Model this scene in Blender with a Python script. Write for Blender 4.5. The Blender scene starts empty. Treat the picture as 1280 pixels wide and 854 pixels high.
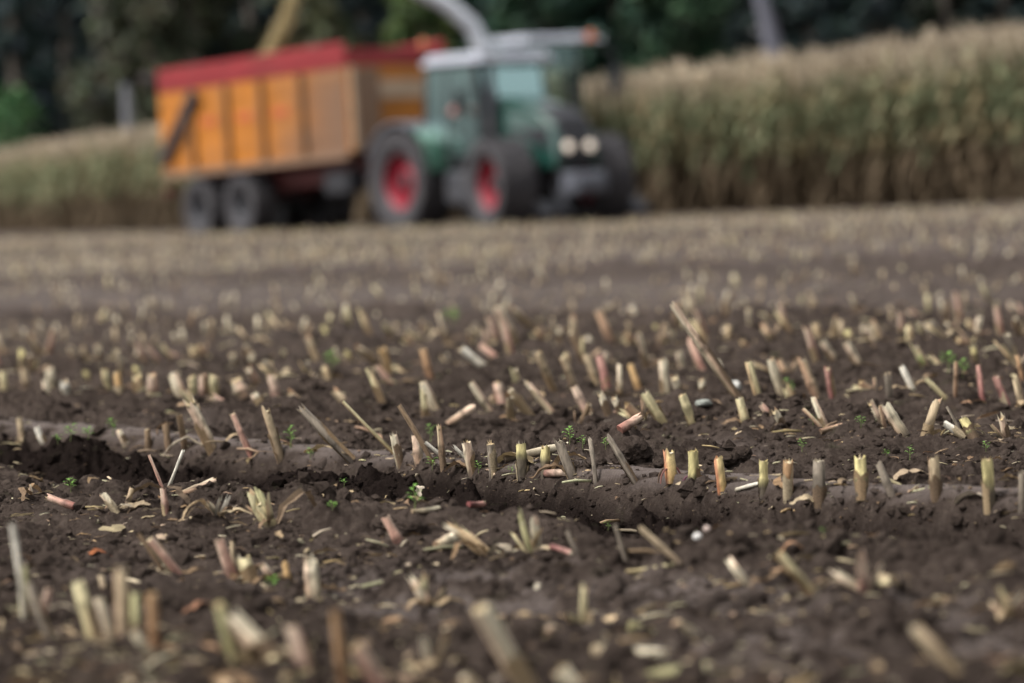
import bpy, bmesh, math, random
import numpy as np
from mathutils import Vector, Matrix
random.seed(7); RNG = np.random.default_rng(11)
scene = bpy.context.scene
COL = scene.collection

# ------------------------------------------------------------------ camera, world, sun, exposure
CAM_H, LENS, PITCH, ROLL = 0.80, 150.0, math.radians(2.106), math.radians(2.69)
FPX = LENS / 36.0 * 1280.0
Fv = Vector((0, math.cos(PITCH), -math.sin(PITCH)))
U0 = Vector((0, math.sin(PITCH), math.cos(PITCH))); R0 = Vector((1, 0, 0))
Rv = R0 * math.cos(ROLL) - U0 * math.sin(ROLL)
Uv = R0 * math.sin(ROLL) + U0 * math.cos(ROLL)
cam_d = bpy.data.cameras.new("camera"); cam = bpy.data.objects.new("camera", cam_d); COL.objects.link(cam)
cam.matrix_world = Matrix(((Rv.x, Uv.x, -Fv.x, 0), (Rv.y, Uv.y, -Fv.y, 0), (Rv.z, Uv.z, -Fv.z, CAM_H), (0, 0, 0, 1)))
cam_d.lens = LENS; cam_d.sensor_width = 36; cam_d.sensor_fit = 'HORIZONTAL'
cam_d.clip_start = 0.1; cam_d.clip_end = 5000
cam_d.dof.use_dof = True; cam_d.dof.focus_distance = 11.25; cam_d.dof.aperture_fstop = 2.8
scene.camera = cam

SUN_EL, SUN_AZ = math.radians(54), math.radians(-112)      # direction towards the sun, azimuth from +Y clockwise
world = bpy.data.worlds.new("World"); scene.world = world; world.use_nodes = True
nt = world.node_tree; bg = nt.nodes['Background']
sky = nt.nodes.new('ShaderNodeTexSky'); sky.sky_type = 'NISHITA'; sky.sun_disc = False
sky.sun_elevation = SUN_EL; sky.sun_rotation = SUN_AZ; sky.dust_density = 4.0
hs = nt.nodes.new('ShaderNodeHueSaturation'); hs.inputs['Saturation'].default_value = 0.12
nt.links.new(sky.outputs[0], hs.inputs['Color']); nt.links.new(hs.outputs[0], bg.inputs['Color'])
bg.inputs['Strength'].default_value = 0.10
sun_d = bpy.data.lights.new("sun", 'SUN'); sun = bpy.data.objects.new("sun", sun_d); COL.objects.link(sun)
sun_d.energy = 1.5; sun_d.angle = math.radians(16); sun_d.color = (1.0, 0.965, 0.92)
sv = Vector((math.sin(SUN_AZ) * math.cos(SUN_EL), math.cos(SUN_AZ) * math.cos(SUN_EL), math.sin(SUN_EL)))
sun.rotation_euler = (-sv).to_track_quat('-Z', 'Y').to_euler()
scene.view_settings.view_transform = 'Standard'; scene.view_settings.look = 'None'
scene.view_settings.gamma = 1.0; scene.view_settings.exposure = 1.12; scene.view_settings.use_curve_mapping = False
scene.cycles.max_bounces = 5; scene.cycles.diffuse_bounces = 2; scene.cycles.glossy_bounces = 3
scene.cycles.transmission_bounces = 4; scene.cycles.transparent_max_bounces = 8

# ------------------------------------------------------------------ noise and the shape of the ground
def _h(ix, iy, seed):
    h = (ix.astype(np.int64) * 374761393 + iy.astype(np.int64) * 668265263 + seed * 974634777) & 0xffffffff
    h = ((h ^ (h >> 13)) * 1274126177) & 0xffffffff
    h = ((h ^ (h >> 16)) * 2246822519) & 0xffffffff
    return ((h ^ (h >> 15)) & 0xffffff) / float(0xffffff)
def vnoise(x, y, seed=0):
    ix = np.floor(x); iy = np.floor(y); fx = x - ix; fy = y - iy
    fx = fx * fx * fx * (fx * (fx * 6 - 15) + 10); fy = fy * fy * fy * (fy * (fy * 6 - 15) + 10)
    a = _h(ix, iy, seed); b = _h(ix + 1, iy, seed); c = _h(ix, iy + 1, seed); d = _h(ix + 1, iy + 1, seed)
    return (a + (b - a) * fx) * (1 - fy) + (c + (d - c) * fx) * fy
def fbm(x, y, seed=0, octaves=4, gain=0.5):
    s = np.zeros_like(x); a = 1.0; n = 0.0
    for k in range(octaves):
        c, q = math.cos(.6 * k + .3), math.sin(.6 * k + .3)
        s += a * (vnoise((c * x - q * y) * 2 ** k + 17 * k, (q * x + c * y) * 2 ** k - 9 * k, seed + k) - .5); n += a; a *= gain
    return s / n * 2
def lumps(x, y, seed=0):
    """rounded clods packed side by side: 1 in the middle of a clod, 0 in the cracks"""
    ix = np.floor(x); iy = np.floor(y); best = np.full(x.shape, 9.0)
    for dx in (-1, 0, 1):
        for dy in (-1, 0, 1):
            cx = ix + dx; cy = iy + dy
            px = cx + .1 + .8 * _h(cx, cy, seed); py = cy + .1 + .8 * _h(cx, cy, seed + 1)
            r = .55 + .75 * _h(cx, cy, seed + 2)
            best = np.minimum(best, ((x - px) ** 2 + (y - py) ** 2) / (r * r))
    return np.sqrt(np.clip(1 - best, 0, 1))
def sst(a, b, x):
    k = np.clip((x - a) / (b - a), 0, 1); return k * k * (3 - 2 * k)
ROWA = math.radians(32.5)
DX, DY = -math.sin(ROWA), math.cos(ROWA)        # along the rows (away, to the left)
NX, NY = math.cos(ROWA), math.sin(ROWA)         # across the rows (away, to the right)
T0 = NY * 11.5
def band(t):
    """strips along the rows that the machines drove over or left full of straw"""
    return vnoise(t * .42 + .9, np.full_like(t, 5.5), 401) * .65 + .35 * vnoise(t * 1.1, np.full_like(t, 2.5), 402)
def ground(x, y):
    """height, pressed-soil mask with lug groove shade painted in; negative is darker rut soil"""
    x = np.asarray(x, float); y = np.asarray(y, float)
    t = NX * x + NY * y - T0; s = DX * x + DY * y
    near = 1 - sst(22, 40, y)
    w = .035 * fbm(s * 1.6, t * .6, 3, 2) + .012 * fbm(s * 7, t * 7, 5, 3)
    tt = t + w * near
    z = .030 * fbm(x * .33, y * .33, 21, 3) * sst(2, 12, np.abs(y) + 2) * (1 - .6 * sst(30, 80, y))
    z = z + .010 * np.cos(2 * math.pi * t / .75) * sst(.9, 2.0, np.abs(t))
    depth = np.interp(s, [4, 7.2, 9.7, 12.5, 16], [.19, .18, .13, .085, .05])
    tb = tt - np.clip(.042 * (s - 7.6), -.1, .3)                # the pressed edge runs slightly askew to the rows
    bank = sst(0, 1, (-.115 - tb - .018 * fbm(s * 9, t * 3, 303, 3)) / .055) * (1 - sst(.58, 1.0, -tt))
    z = z - depth * bank
    # second, shallower rut behind the sharp row
    d2 = np.interp(s, [5, 7, 9, 11, 13], [.075, .07, .05, .02, .015])
    b2 = sst(.34, .46, tt) * (1 - sst(.78, .95, tt)); z = z - d2 * b2
    # rut further back and the wheel track in the foreground
    b3 = sst(1.75, 1.9, tt) * (1 - sst(2.25, 2.4, tt)); z = z - .05 * b3
    f4 = sst(-2.35, -2.2, tt) * (1 - sst(-1.45, -1.30, tt)); z = z - .02 * f4
    shelf = sst(-.12, -.09, tb) * (1 - sst(.005, .045, tb)) * np.interp(s, [6, 8, 14, 18], [1, 1, 1, .5])
    z = z + .046 * shelf
    pressed = np.clip(shelf * 1.0 + .75 * b2 * sst(.45, .6, vnoise(s * .9, t * .9, 41)) + f4 * .62 * (1 - sst(7.2, 8.6, s)) * sst(.25, .55, vnoise(s * 6, t * 14, 45)) * sst(.25, .5, vnoise(s * 1.1, t * 1.6, 43) + .2)
                      + .55 * bank * sst(-.75, -.5, tt) * (1 - sst(-.42, -.3, tt)), 0, 1)
    far_tracks = sst(.35, .5, np.cos(2 * math.pi * (t + .4) / 4.4)) * sst(2.6, 4, t)
    z = z - .03 * far_tracks
    # tyre lugs
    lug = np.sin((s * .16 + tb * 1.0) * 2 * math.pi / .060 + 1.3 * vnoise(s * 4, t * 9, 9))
    z = z + .0100 * lug * shelf; pressed = np.clip(pressed - shelf * (.9 * sst(.1, -.6, lug) + .35 * sst(.45, .65, vnoise(s * 7, t * 7, 47))), 0, 1)  # shade of the lug grooves painted in as darker streaks on the shelf
    lug2 = np.sin((s * .55 - tt * 1.0) * 2 * math.pi / .115 + 2.0 * vnoise(s * 2, t * 2, 19))
    z = z + .011 * sst(-.3, .5, lug2) * f4 * pressed
    # clods and crumbs
    rough = np.clip((1 - .90 * np.clip(pressed, 0, 1) - .6 * shelf), .10, 1) * (.55 + .45 * sst(.3, .7, vnoise(x * 1.3, y * 1.3, 51)) + .85 * bank + .35 * sst(.08, .2, tt) * (1 - sst(.33, .5, tt)))
    rough = rough * (1 - .6 * sst(-.32, -.2, tb) * (1 - sst(-.10, -.06, tb)))
    m = (y > 3) & (y < 45)
    if m.any():
        xm, ym = x[m], y[m]; q = np.zeros_like(xm)
        wx, wy = xm + .012 * fbm(xm * 22, ym * 22, 31, 2), ym + .012 * fbm(xm * 22, ym * 22, 33, 2)
        q += .050 * lumps(wx / .16, wy / .16, 61) * sst(.45, .75, vnoise(xm * 2.3, ym * 2.3, 63))
        q += .030 * lumps(wx / .08, wy / .08, 71) * sst(.35, .7, vnoise(xm * 5, ym * 5, 73))
        q += .011 * lumps(wx / .026, wy / .026, 87) * sst(.4, .6, vnoise(xm * 11, ym * 11, 89))
        q += .021 * lumps(wx / .045, wy / .045, 81) * sst(.35, .6, vnoise(xm * 8, ym * 8, 83))
        q += .046 * fbm(xm * 7, ym * 7, 91, 6, .64)
        z[m] += q * rough[m]
    rut_dark = np.clip(bank * sst(.0, .06, -tb - .10) * (1 - sst(.35, .62, -tt)) + .7 * sst(.36, .44, tt) * (1 - sst(.5, .6, tt)) * b2, 0, 1)  # darker soil down the bank and at the second rut's near edge
    dry = .62 * sst(15, 36, y + 5 * fbm(x * .5, y * .3, 201, 3)) * (.5 + .6 * sst(.3, .75, band(t)))                 # driven over and dried out further back
    return z, np.clip(np.maximum(pressed, dry) - 2.2 * rut_dark, -1, 1)
def gz(x, y):
    return float(ground(np.array([x]), np.array([y]))[0][0])
def ray(px, py):
    d = Fv * FPX + Rv * (px - 640) - Uv * (py - 427); return d / d.y
def at_depth(px, py, Y):
    d = ray(px, py); return Vector((d.x * Y, Y, CAM_H + d.z * Y))
def on_plane(px, py, z=0.0):
    d = ray(px, py); Y = (z - CAM_H) / d.z; return Vector((d.x * Y, Y, z))
_YS = np.concatenate([np.arange(5, 30, .012), np.arange(30, 130, .1)])
def on_ground(px, py):
    d = ray(px, py); z = ground(d.x * _YS, _YS)[0]; zr = CAM_H + d.z * _YS
    k = int(np.argmax(zr <= z)); Y = float(_YS[k]); return Vector((d.x * Y, Y, float(z[k])))
def project(p):
    v = Vector(p) - Vector((0, 0, CAM_H)); f = v.dot(Fv); return 640 + FPX * v.dot(Rv) / f, 427 - FPX * v.dot(Uv) / f, f
# ------------------------------------------------------------------ mesh and material helpers
class MB:
    """collects shapes; build() links them as ONE mesh object"""
    def __init__(self): self.v = []; self.f = []; self.c = []; self.m = []
    def add(self, vs, fs, col=(1, 1, 1), mat=0):
        b = len(self.v); self.v += [tuple(p) for p in vs]; self.f += [tuple(i + b for i in q) for q in fs]; self.m += [mat] * len(fs)
        self.c += list(col) if isinstance(col, list) else [col] * len(vs); return self
    def box(self, lo, hi, col=(1, 1, 1), mat=0):
        x0, y0, z0 = lo; x1, y1, z1 = hi
        return self.add([(x0, y0, z0), (x1, y0, z0), (x1, y1, z0), (x0, y1, z0), (x0, y0, z1), (x1, y0, z1), (x1, y1, z1), (x0, y1, z1)],
                        [(0, 3, 2, 1), (4, 5, 6, 7), (0, 1, 5, 4), (1, 2, 6, 5), (2, 3, 7, 6), (3, 0, 4, 7)], col, mat)
    def tube(self, pts, rad, n=8, col=(1, 1, 1), mat=0, caps=True):
        pts = [Vector(p) for p in pts]; rad = rad if isinstance(rad, (list, tuple)) else [rad] * len(pts)
        cols = col if isinstance(col, list) else [col] * len(pts); vs = []; cs = []; fs = []; a = None
        for i, p in enumerate(pts):
            d = (pts[min(i + 1, len(pts) - 1)] - pts[max(i - 1, 0)]).normalized()
            if a is None: a = d.orthogonal().normalized()
            a = (a - d * a.dot(d)).normalized(); b = d.cross(a)
            for k in range(n):
                w = 2 * math.pi * k / n; vs.append(p + (a * math.cos(w) + b * math.sin(w)) * rad[i]); cs.append(cols[i])
        for i in range(len(pts) - 1):
            for k in range(n):
                j = (k + 1) % n; fs.append((i * n + k, i * n + j, (i + 1) * n + j, (i + 1) * n + k))
        if caps: fs += [tuple(reversed(range(n))), tuple(range((len(pts) - 1) * n, len(pts) * n))]
        return self.add(vs, fs, cs, mat)
    def prism(self, poly, y0, y1, col=(1, 1, 1), mat=0, inset=None):
        """outline in x,z pulled from y0 to y1; inset is a second outline used at y1"""
        n = len(poly); q = inset or poly
        vs = [(x, y0, z) for x, z in poly] + [(x, y1, z) for x, z in q]
        fs = [tuple(range(n)), tuple(reversed(range(n, 2 * n)))] + [((k + 1) % n, k, n + k, n + (k + 1) % n) for k in range(n)]
        return self.add(vs, fs, col, mat)
    def lathe_y(self, prof, c=(0, 0, 0), n=28, col=(1, 1, 1), mat=0):
        """closed profile of (radius, y) turned about the y axis through c"""
        vs = []; fs = []; m = len(prof)
        for k in range(n):
            w = 2 * math.pi * k / n
            for r, y in prof: vs.append((c[0] + r * math.cos(w), c[1] + y, c[2] + r * math.sin(w)))
        for k in range(n):
            for i in range(m):
                a = k * m + i; b = k * m + (i + 1) % m; e = ((k + 1) % n) * m; fs.append((a, b, e + (i + 1) % m, e + i))
        return self.add(vs, fs, col, mat)
    def ribbon(self, pts, wid, side, fold=0.0, col=(1, 1, 1), mat=0):
        """leaf: pts along the midrib, wid half widths, side the cross direction; fold lifts the edges"""
        vs = []; fs = []; cs = []; cols = col if isinstance(col, list) else [col] * len(pts); side = Vector(side)
        for i, p in enumerate(pts):
            p = Vector(p); d = Vector(pts[min(i + 1, len(pts) - 1)]) - Vector(pts[max(i - 1, 0)])
            sd = side - d * (side.dot(d) / max(d.dot(d), 1e-9)); sd.normalize(); up = d.cross(sd); up.normalize()
            if up.z < 0: up = -up
            vs += [p - sd * wid[i] + up * fold * wid[i], p, p + sd * wid[i] + up * fold * wid[i]]; cs += [cols[i]] * 3
        for i in range(len(pts) - 1):
            for k in (0, 1): a = i * 3 + k; fs.append((a, a + 1, a + 4, a + 3))
        return self.add(vs, fs, cs, mat)
    def mesh(self, name, mats, smooth=True):
        me = bpy.data.meshes.new(name); me.from_pydata(self.v, [], self.f)
        mats = mats if isinstance(mats, (list, tuple)) else [mats]
        for q in mats: me.materials.append(q)
        if len(mats) > 1: me.polygons.foreach_set('material_index', self.m)
        at = me.color_attributes.new('tint', 'FLOAT_COLOR', 'POINT')
        at.data.foreach_set('color', np.concatenate([np.array(self.c, float).reshape(-1, 3), np.ones((len(self.c), 1))], 1).ravel())
        bm = bmesh.new(); bm.from_mesh(me); bmesh.ops.recalc_face_normals(bm, faces=bm.faces); bm.to_mesh(me); bm.free()
        me.polygons.foreach_set('use_smooth', [smooth] * len(me.polygons)); me.update()
        if smooth: me.set_sharp_from_angle(angle=math.radians(48))
        return me
    def build(self, name, mats, parent=None, smooth=False, bevel=0.0):
        o = link(name, self.mesh(name, mats, smooth), parent)
        if bevel:
            b = o.modifiers.new('bevel', 'BEVEL'); b.width = bevel; b.segments = 2; b.limit_method = 'ANGLE'
        return o
def link(name, data, parent=None):
    o = bpy.data.objects.new(name, data); COL.objects.link(o)
    if parent: o.parent = parent
    return o
def tag(o, label=None, cat=None, group=None, kind=None):
    if label: o['label'] = label
    if cat: o['category'] = cat
    if group: o['group'] = group
    if kind: o['kind'] = kind
    return o
def empty(name, loc, rz=0.0, label=None, cat=None, group=None):
    o = bpy.data.objects.new(name, None); COL.objects.link(o); o.location = loc; o.rotation_euler = (0, 0, rz); o.empty_display_size = .2
    return tag(o, label, cat, group)
def copy_tree(o, parent=None):
    c = o.copy(); COL.objects.link(c)
    if parent: c.parent = parent
    for ch in list(o.children): copy_tree(ch, c)
    return c
def np_mesh(name, V, F, mats, C=None, smooth=True, extra=None):
    """big mesh straight from arrays; F is (n,3) or (n,4)"""
    me = bpy.data.meshes.new(name); k = F.shape[1]
    me.vertices.add(len(V)); me.vertices.foreach_set('co', V.astype(np.float32).ravel())
    me.loops.add(F.size); me.loops.foreach_set('vertex_index', F.astype(np.int32).ravel())
    me.polygons.add(len(F)); me.polygons.foreach_set('loop_start', np.arange(0, F.size, k, dtype=np.int32))
    me.polygons.foreach_set('use_smooth', np.full(len(F), smooth)); me.update(calc_edges=True)
    for q in (mats if isinstance(mats, (list, tuple)) else [mats]): me.materials.append(q)
    if C is not None:
        at = me.color_attributes.new('tint', 'FLOAT_COLOR', 'POINT')
        at.data.foreach_set('color', np.concatenate([C, np.ones((len(C), 1))], 1).astype(np.float32).ravel())
    for nm, arr in (extra or {}).items():
        a = me.attributes.new(nm, 'FLOAT', 'POINT'); a.data.foreach_set('value', arr.astype(np.float32).ravel())
    return me
def rot_zyx(rz, tilt, ta):
    """turn by rz about z, then tip by tilt towards azimuth ta"""
    n = len(rz); c, s = np.cos(rz), np.sin(rz); A = np.zeros((n, 3, 3)); A[:, 0, 0] = c; A[:, 0, 1] = -s; A[:, 1, 0] = s; A[:, 1, 1] = c; A[:, 2, 2] = 1
    ax, ay = -np.sin(ta), np.cos(ta); c, s = np.cos(tilt), np.sin(tilt); k = 1 - c; B = np.zeros((n, 3, 3))
    B[:, 0, 0] = c + ax * ax * k; B[:, 0, 1] = ax * ay * k; B[:, 0, 2] = ay * s; B[:, 1, 0] = ax * ay * k; B[:, 1, 1] = c + ay * ay * k; B[:, 1, 2] = -ax * s
    B[:, 2, 0] = -ay * s; B[:, 2, 1] = ax * s; B[:, 2, 2] = c
    return B @ A
def scatter(name, temps, which, P, M, mats, tint=None, smooth=True):
    """merge many copies of a few template shapes (V, F tri/quad, C) into one mesh"""
    Vs = []; Fs = []; Cs = []; b = 0
    for k, (V, F, C) in enumerate(temps):
        ids = np.where(which == k)[0]
        if not len(ids): continue
        W = np.einsum('nij,vj->nvi', M[ids], V) + P[ids][:, None, :]
        Vs.append(W.reshape(-1, 3)); Fs.append((F[None] + (np.arange(len(ids)) * len(V))[:, None, None] + b).reshape(-1, F.shape[1])); b += len(ids) * len(V)
        c = np.repeat(C[None], len(ids), 0)
        if tint is not None: c = c * tint[ids][:, None, :]
        Cs.append(c.reshape(-1, 3))
    return link(name, np_mesh(name, np.concatenate(Vs), np.concatenate(Fs), mats, np.clip(np.concatenate(Cs), 0, .95), smooth))
def template(mb):
    """triangulated arrays of a MB"""
    F = [];
    for q in mb.f:
        for i in range(1, len(q) - 1): F.append((q[0], q[i], q[i + 1]))
    return np.array(mb.v, float), np.array(F, int), np.array(mb.c, float).reshape(-1, 3)

def mat(name, col=(.5, .5, .5), rough=.6, metal=0.0, spec=.5, nscale=None, namt=.25, dust=None, bump=0.0, bscale=40):
    m = bpy.data.materials.new(name); m.use_nodes = True; N = m.node_tree.nodes; L = m.node_tree.links; p = N['Principled BSDF']
    p.inputs['Base Color'].default_value = (*col, 1); p.inputs['Roughness'].default_value = rough; p.inputs['Metallic'].default_value = metal
    p.inputs['Specular IOR Level'].default_value = spec; src = None
    tc = N.new('ShaderNodeTexCoord')
    if nscale:
        n = N.new('ShaderNodeTexNoise'); n.inputs['Scale'].default_value = nscale; n.inputs['Detail'].default_value = 6; L.new(tc.outputs['Object'], n.inputs['Vector'])
        r = N.new('ShaderNodeMapRange'); r.inputs['From Min'].default_value = .3; r.inputs['From Max'].default_value = .7
        r.inputs['To Min'].default_value = 1 - namt; r.inputs['To Max'].default_value = 1 + namt; L.new(n.outputs[0], r.inputs[0])
        x = N.new('ShaderNodeVectorMath'); x.operation = 'SCALE'; x.inputs[0].default_value = col; L.new(r.outputs[0], x.inputs['Scale']); src = x.outputs[0]
    if dust:                                              # (colour, amount, scale): field dirt in patches
        n = N.new('ShaderNodeTexNoise'); n.inputs['Scale'].default_value = dust[2]; n.inputs['Detail'].default_value = 8; n.inputs['Roughness'].default_value = .65; L.new(tc.outputs['Object'], n.inputs['Vector'])
        r = N.new('ShaderNodeMapRange'); r.inputs['From Min'].default_value = .62 - .35 * dust[1]; r.inputs['From Max'].default_value = .92 - .35 * dust[1]; r.inputs['To Max'].default_value = min(1, dust[1] * 1.4); L.new(n.outputs[0], r.inputs[0])
        mx = N.new('ShaderNodeMix'); mx.data_type = 'RGBA'; L.new(r.outputs[0], mx.inputs[0])
        mx.inputs[6].default_value = (*col, 1)
        if src: L.new(src, mx.inputs[6])
        mx.inputs[7].default_value = (*dust[0], 1); src = mx.outputs[2]
    if src: L.new(src, p.inputs['Base Color'])
    if bump:
        n = N.new('ShaderNodeTexNoise'); n.inputs['Scale'].default_value = bscale; n.inputs['Detail'].default_value = 5; L.new(tc.outputs['Object'], n.inputs['Vector'])
        b = N.new('ShaderNodeBump'); b.inputs['Strength'].default_value = bump; b.inputs['Distance'].default_value = .02; L.new(n.outputs[0], b.inputs['Height']); L.new(b.outputs[0], p.inputs['Normal'])
    return m
def plant_mat(name, streak=(90, 90, 9), amt=.28, rough=.65, transl=0.0, spec=.18):
    """colour comes from the mesh's own tint, broken up by fibres running along the piece"""
    m = bpy.data.materials.new(name); m.use_nodes = True; N = m.node_tree.nodes; L = m.node_tree.links; p = N['Principled BSDF']
    p.inputs['Roughness'].default_value = rough; p.inputs['Specular IOR Level'].default_value = spec
    a = N.new('ShaderNodeAttribute'); a.attribute_name = 'tint'; tc = N.new('ShaderNodeTexCoord'); mp = N.new('ShaderNodeMapping'); mp.inputs['Scale'].default_value = streak
    L.new(tc.outputs['Object'], mp.inputs['Vector']); n = N.new('ShaderNodeTexNoise'); n.inputs['Scale'].default_value = 4; n.inputs['Detail'].default_value = 5; L.new(mp.outputs[0], n.inputs['Vector'])
    r = N.new('ShaderNodeMapRange'); r.inputs['From Min'].default_value = .3; r.inputs['From Max'].default_value = .7; r.inputs['To Min'].default_value = 1 - amt; r.inputs['To Max'].default_value = 1 + amt; L.new(n.outputs[0], r.inputs[0])
    x = N.new('ShaderNodeVectorMath'); x.operation = 'SCALE'; L.new(a.outputs['Color'], x.inputs[0]); L.new(r.outputs[0], x.inputs['Scale']); L.new(x.outputs[0], p.inputs['Base Color'])
    if transl:
        t = N.new('ShaderNodeBsdfTranslucent'); L.new(x.outputs[0], t.inputs['Color']); mx = N.new('ShaderNodeMixShader'); mx.inputs[0].default_value = transl
        L.new(p.outputs[0], mx.inputs[1]); L.new(t.outputs[0], mx.inputs[2]); L.new(mx.outputs[0], N['Material Output'].inputs['Surface'])
    return m
M_STEM = plant_mat('maize_stem', (160, 160, 10), .30, .6)
M_PITH = plant_mat('maize_pith', (250, 250, 250), .22, .85, spec=.15)
M_DRY = plant_mat('dry_leaf', (60, 60, 60), .30, .75, .15, .2)
M_WEED = plant_mat('green_leaf', (40, 40, 40), .18, .5, .3)
M_CROP = plant_mat('standing_maize', (3, 3, 3), .25, .7, .18, .08)

def soil_mat():
    m = bpy.data.materials.new('dark_soil'); m.use_nodes = True; N = m.node_tree.nodes; L = m.node_tree.links; p = N['Principled BSDF']
    g = N.new('ShaderNodeNewGeometry')
    def noise(sc, det=6, ro=.6):
        n = N.new('ShaderNodeTexNoise'); n.inputs['Scale'].default_value = sc; n.inputs['Detail'].default_value = det; n.inputs['Roughness'].default_value = ro; L.new(g.outputs['Position'], n.inputs['Vector']); return n.outputs[0]
    def ramp(x, a, b, lo=0., hi=1.):
        r = N.new('ShaderNodeMapRange'); r.inputs['From Min'].default_value = a; r.inputs['From Max'].default_value = b; r.inputs['To Min'].default_value = lo; r.inputs['To Max'].default_value = hi; L.new(x, r.inputs[0]); return r.outputs[0]
    def mix(f, a, b):
        mx = N.new('ShaderNodeMix'); mx.data_type = 'RGBA'; L.new(f, mx.inputs[0])
        for i, q in ((6, a), (7, b)):
            if isinstance(q, tuple): mx.inputs[i].default_value = (*q, 1)
            else: L.new(q, mx.inputs[i])
        return mx.outputs[2]
    c = mix(ramp(noise(2.2), .35, .65), SOIL_A, SOIL_B)
    c = mix(ramp(noise(38, 4), .45, .72, 0, .55), c, SOIL_C)
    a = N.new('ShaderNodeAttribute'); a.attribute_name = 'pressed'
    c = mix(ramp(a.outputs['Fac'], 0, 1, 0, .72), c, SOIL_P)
    c = mix(ramp(a.outputs['Fac'], 0, -1, 0, .92), c, (.0135, .0098, .0086))                # darker soil along the ruts
    c = mix(ramp(noise(9, 5, .7), .62, .75, 0, .35), c, (.045, .055, .022))           # a thin algal green in places
    c = mix(ramp(noise(140, 2), .70, .74, 0, .55), c, (.20, .15, .095))               # crumbs of straw trodden in
    L.new(c, p.inputs['Base Color']); L.new(ramp(a.outputs['Fac'], 0, 1, .9, .55), p.inputs['Roughness']); L.new(ramp(a.outputs['Fac'], .2, 1, 0, .10), p.inputs['Specular IOR Level'])
    def bump(h, st, dist, prev=None):
        b = N.new('ShaderNodeBump'); b.inputs['Strength'].default_value = st; b.inputs['Distance'].default_value = dist; L.new(h, b.inputs['Height'])
        if prev: L.new(prev, b.inputs['Normal'])
        return b.outputs[0]
    L.new(bump(noise(320, 3, .7), .7, .006, bump(noise(95, 4, .65), .8, .016)), p.inputs['Normal'])
    return m
SOIL_A, SOIL_B, SOIL_C, SOIL_P = (.035, .0263, .0220), (.064, .0486, .0406), (.120, .094, .078), (.165, .133, .119)
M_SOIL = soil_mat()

# ------------------------------------------------------------------ the field as one sheet out to the horizon
def build_field():
    Y = [-60, -20, -5, 1, 3, 4.2]; y = 5.0
    while y < 17: Y.append(y); y *= 1.00085
    while y < 130: Y.append(y); y *= 1.006
    Y += [150, 180, 220, 300, 450, 800, 1500, 2600]
    u = np.concatenate([[-1.3, -.8, -.5, -.42, -.37], np.linspace(-.345, -.162, 150), np.linspace(-.16, .16, 860), np.linspace(.162, .345, 150), [.37, .42, .5, .8, 1.3]])
    Y = np.array(Y, float); W = np.maximum(np.abs(Y), 5.0); X = u[None, :] * W[:, None]; YY = np.repeat(Y[:, None], len(u), 1)
    far = (np.abs(u)[None, :] > .17) & (YY < 40)
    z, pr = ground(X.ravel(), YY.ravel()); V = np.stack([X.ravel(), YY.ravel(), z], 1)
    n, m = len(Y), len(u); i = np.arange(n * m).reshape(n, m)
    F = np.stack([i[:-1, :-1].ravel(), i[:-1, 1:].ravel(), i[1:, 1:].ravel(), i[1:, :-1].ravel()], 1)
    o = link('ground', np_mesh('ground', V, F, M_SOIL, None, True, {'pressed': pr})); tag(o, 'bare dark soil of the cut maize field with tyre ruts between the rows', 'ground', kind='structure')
build_field()

def fan(n, y0, y1, half=.15, power=1.0):
    """points spread over the wedge of field in front of the camera, thinning with distance"""
    y = y0 * (y1 / y0) ** (RNG.random(n) ** power); x = (RNG.random(n) * 2 - 1) * half * y; return x, y

def build_crumbs():
    temps = []
    for k in range(6):
        bm = bmesh.new(); bmesh.ops.create_icosphere(bm, subdivisions=1, radius=1)
        V = np.array([v.co for v in bm.verts]); F = np.array([[v.index for v in f.verts] for f in bm.faces]); bm.free()
        V = V * (1 + .30 * (RNG.random((len(V), 1)) - .5) * 2) * np.array([1, .75 + .3 * RNG.random(), .6 + .25 * RNG.random()])
        temps.append((V, F, np.ones((len(V), 3)) * .035))
    n = 330000; x, y = fan(n, 5.4, 24, .21); z, pr = ground(x, y)
    keep = RNG.random(n) > pr * .96
    t = NX * x + NY * y - T0; dens = vnoise(x * 3, y * 3, 131); keep &= RNG.random(n) < (.12 + 1.2 * sst(.25, .8, dens)) + (np.abs(t + .25) < .2) * .5 + (np.abs(t + .22) < .16) * .4
    x, y, z, pr = x[keep], y[keep], z[keep], pr[keep]; n = len(x)
    r = np.clip(np.exp(RNG.normal(math.log(.0034), .78, n)), .0013, .036); M = rot_zyx(RNG.random(n) * 6.28, RNG.random(n) * .9, RNG.random(n) * 6.28) * r[:, None, None]
    which = RNG.integers(0, 6, n)
    o = scatter('soil_crumbs', temps, which, np.stack([x, y, z + r * .15], 1), M, M_SOIL, smooth=False)
    at = o.data.attributes.new('pressed', 'FLOAT', 'POINT'); at.data.foreach_set('value', np.concatenate([np.repeat(np.minimum(pr[which == k], .2), len(temps[k][0])) for k in range(6)]).astype(np.float32))
    tag(o, 'loose dark soil crumbs strewn over the field', 'soil', kind='stuff')
build_crumbs()
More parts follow.
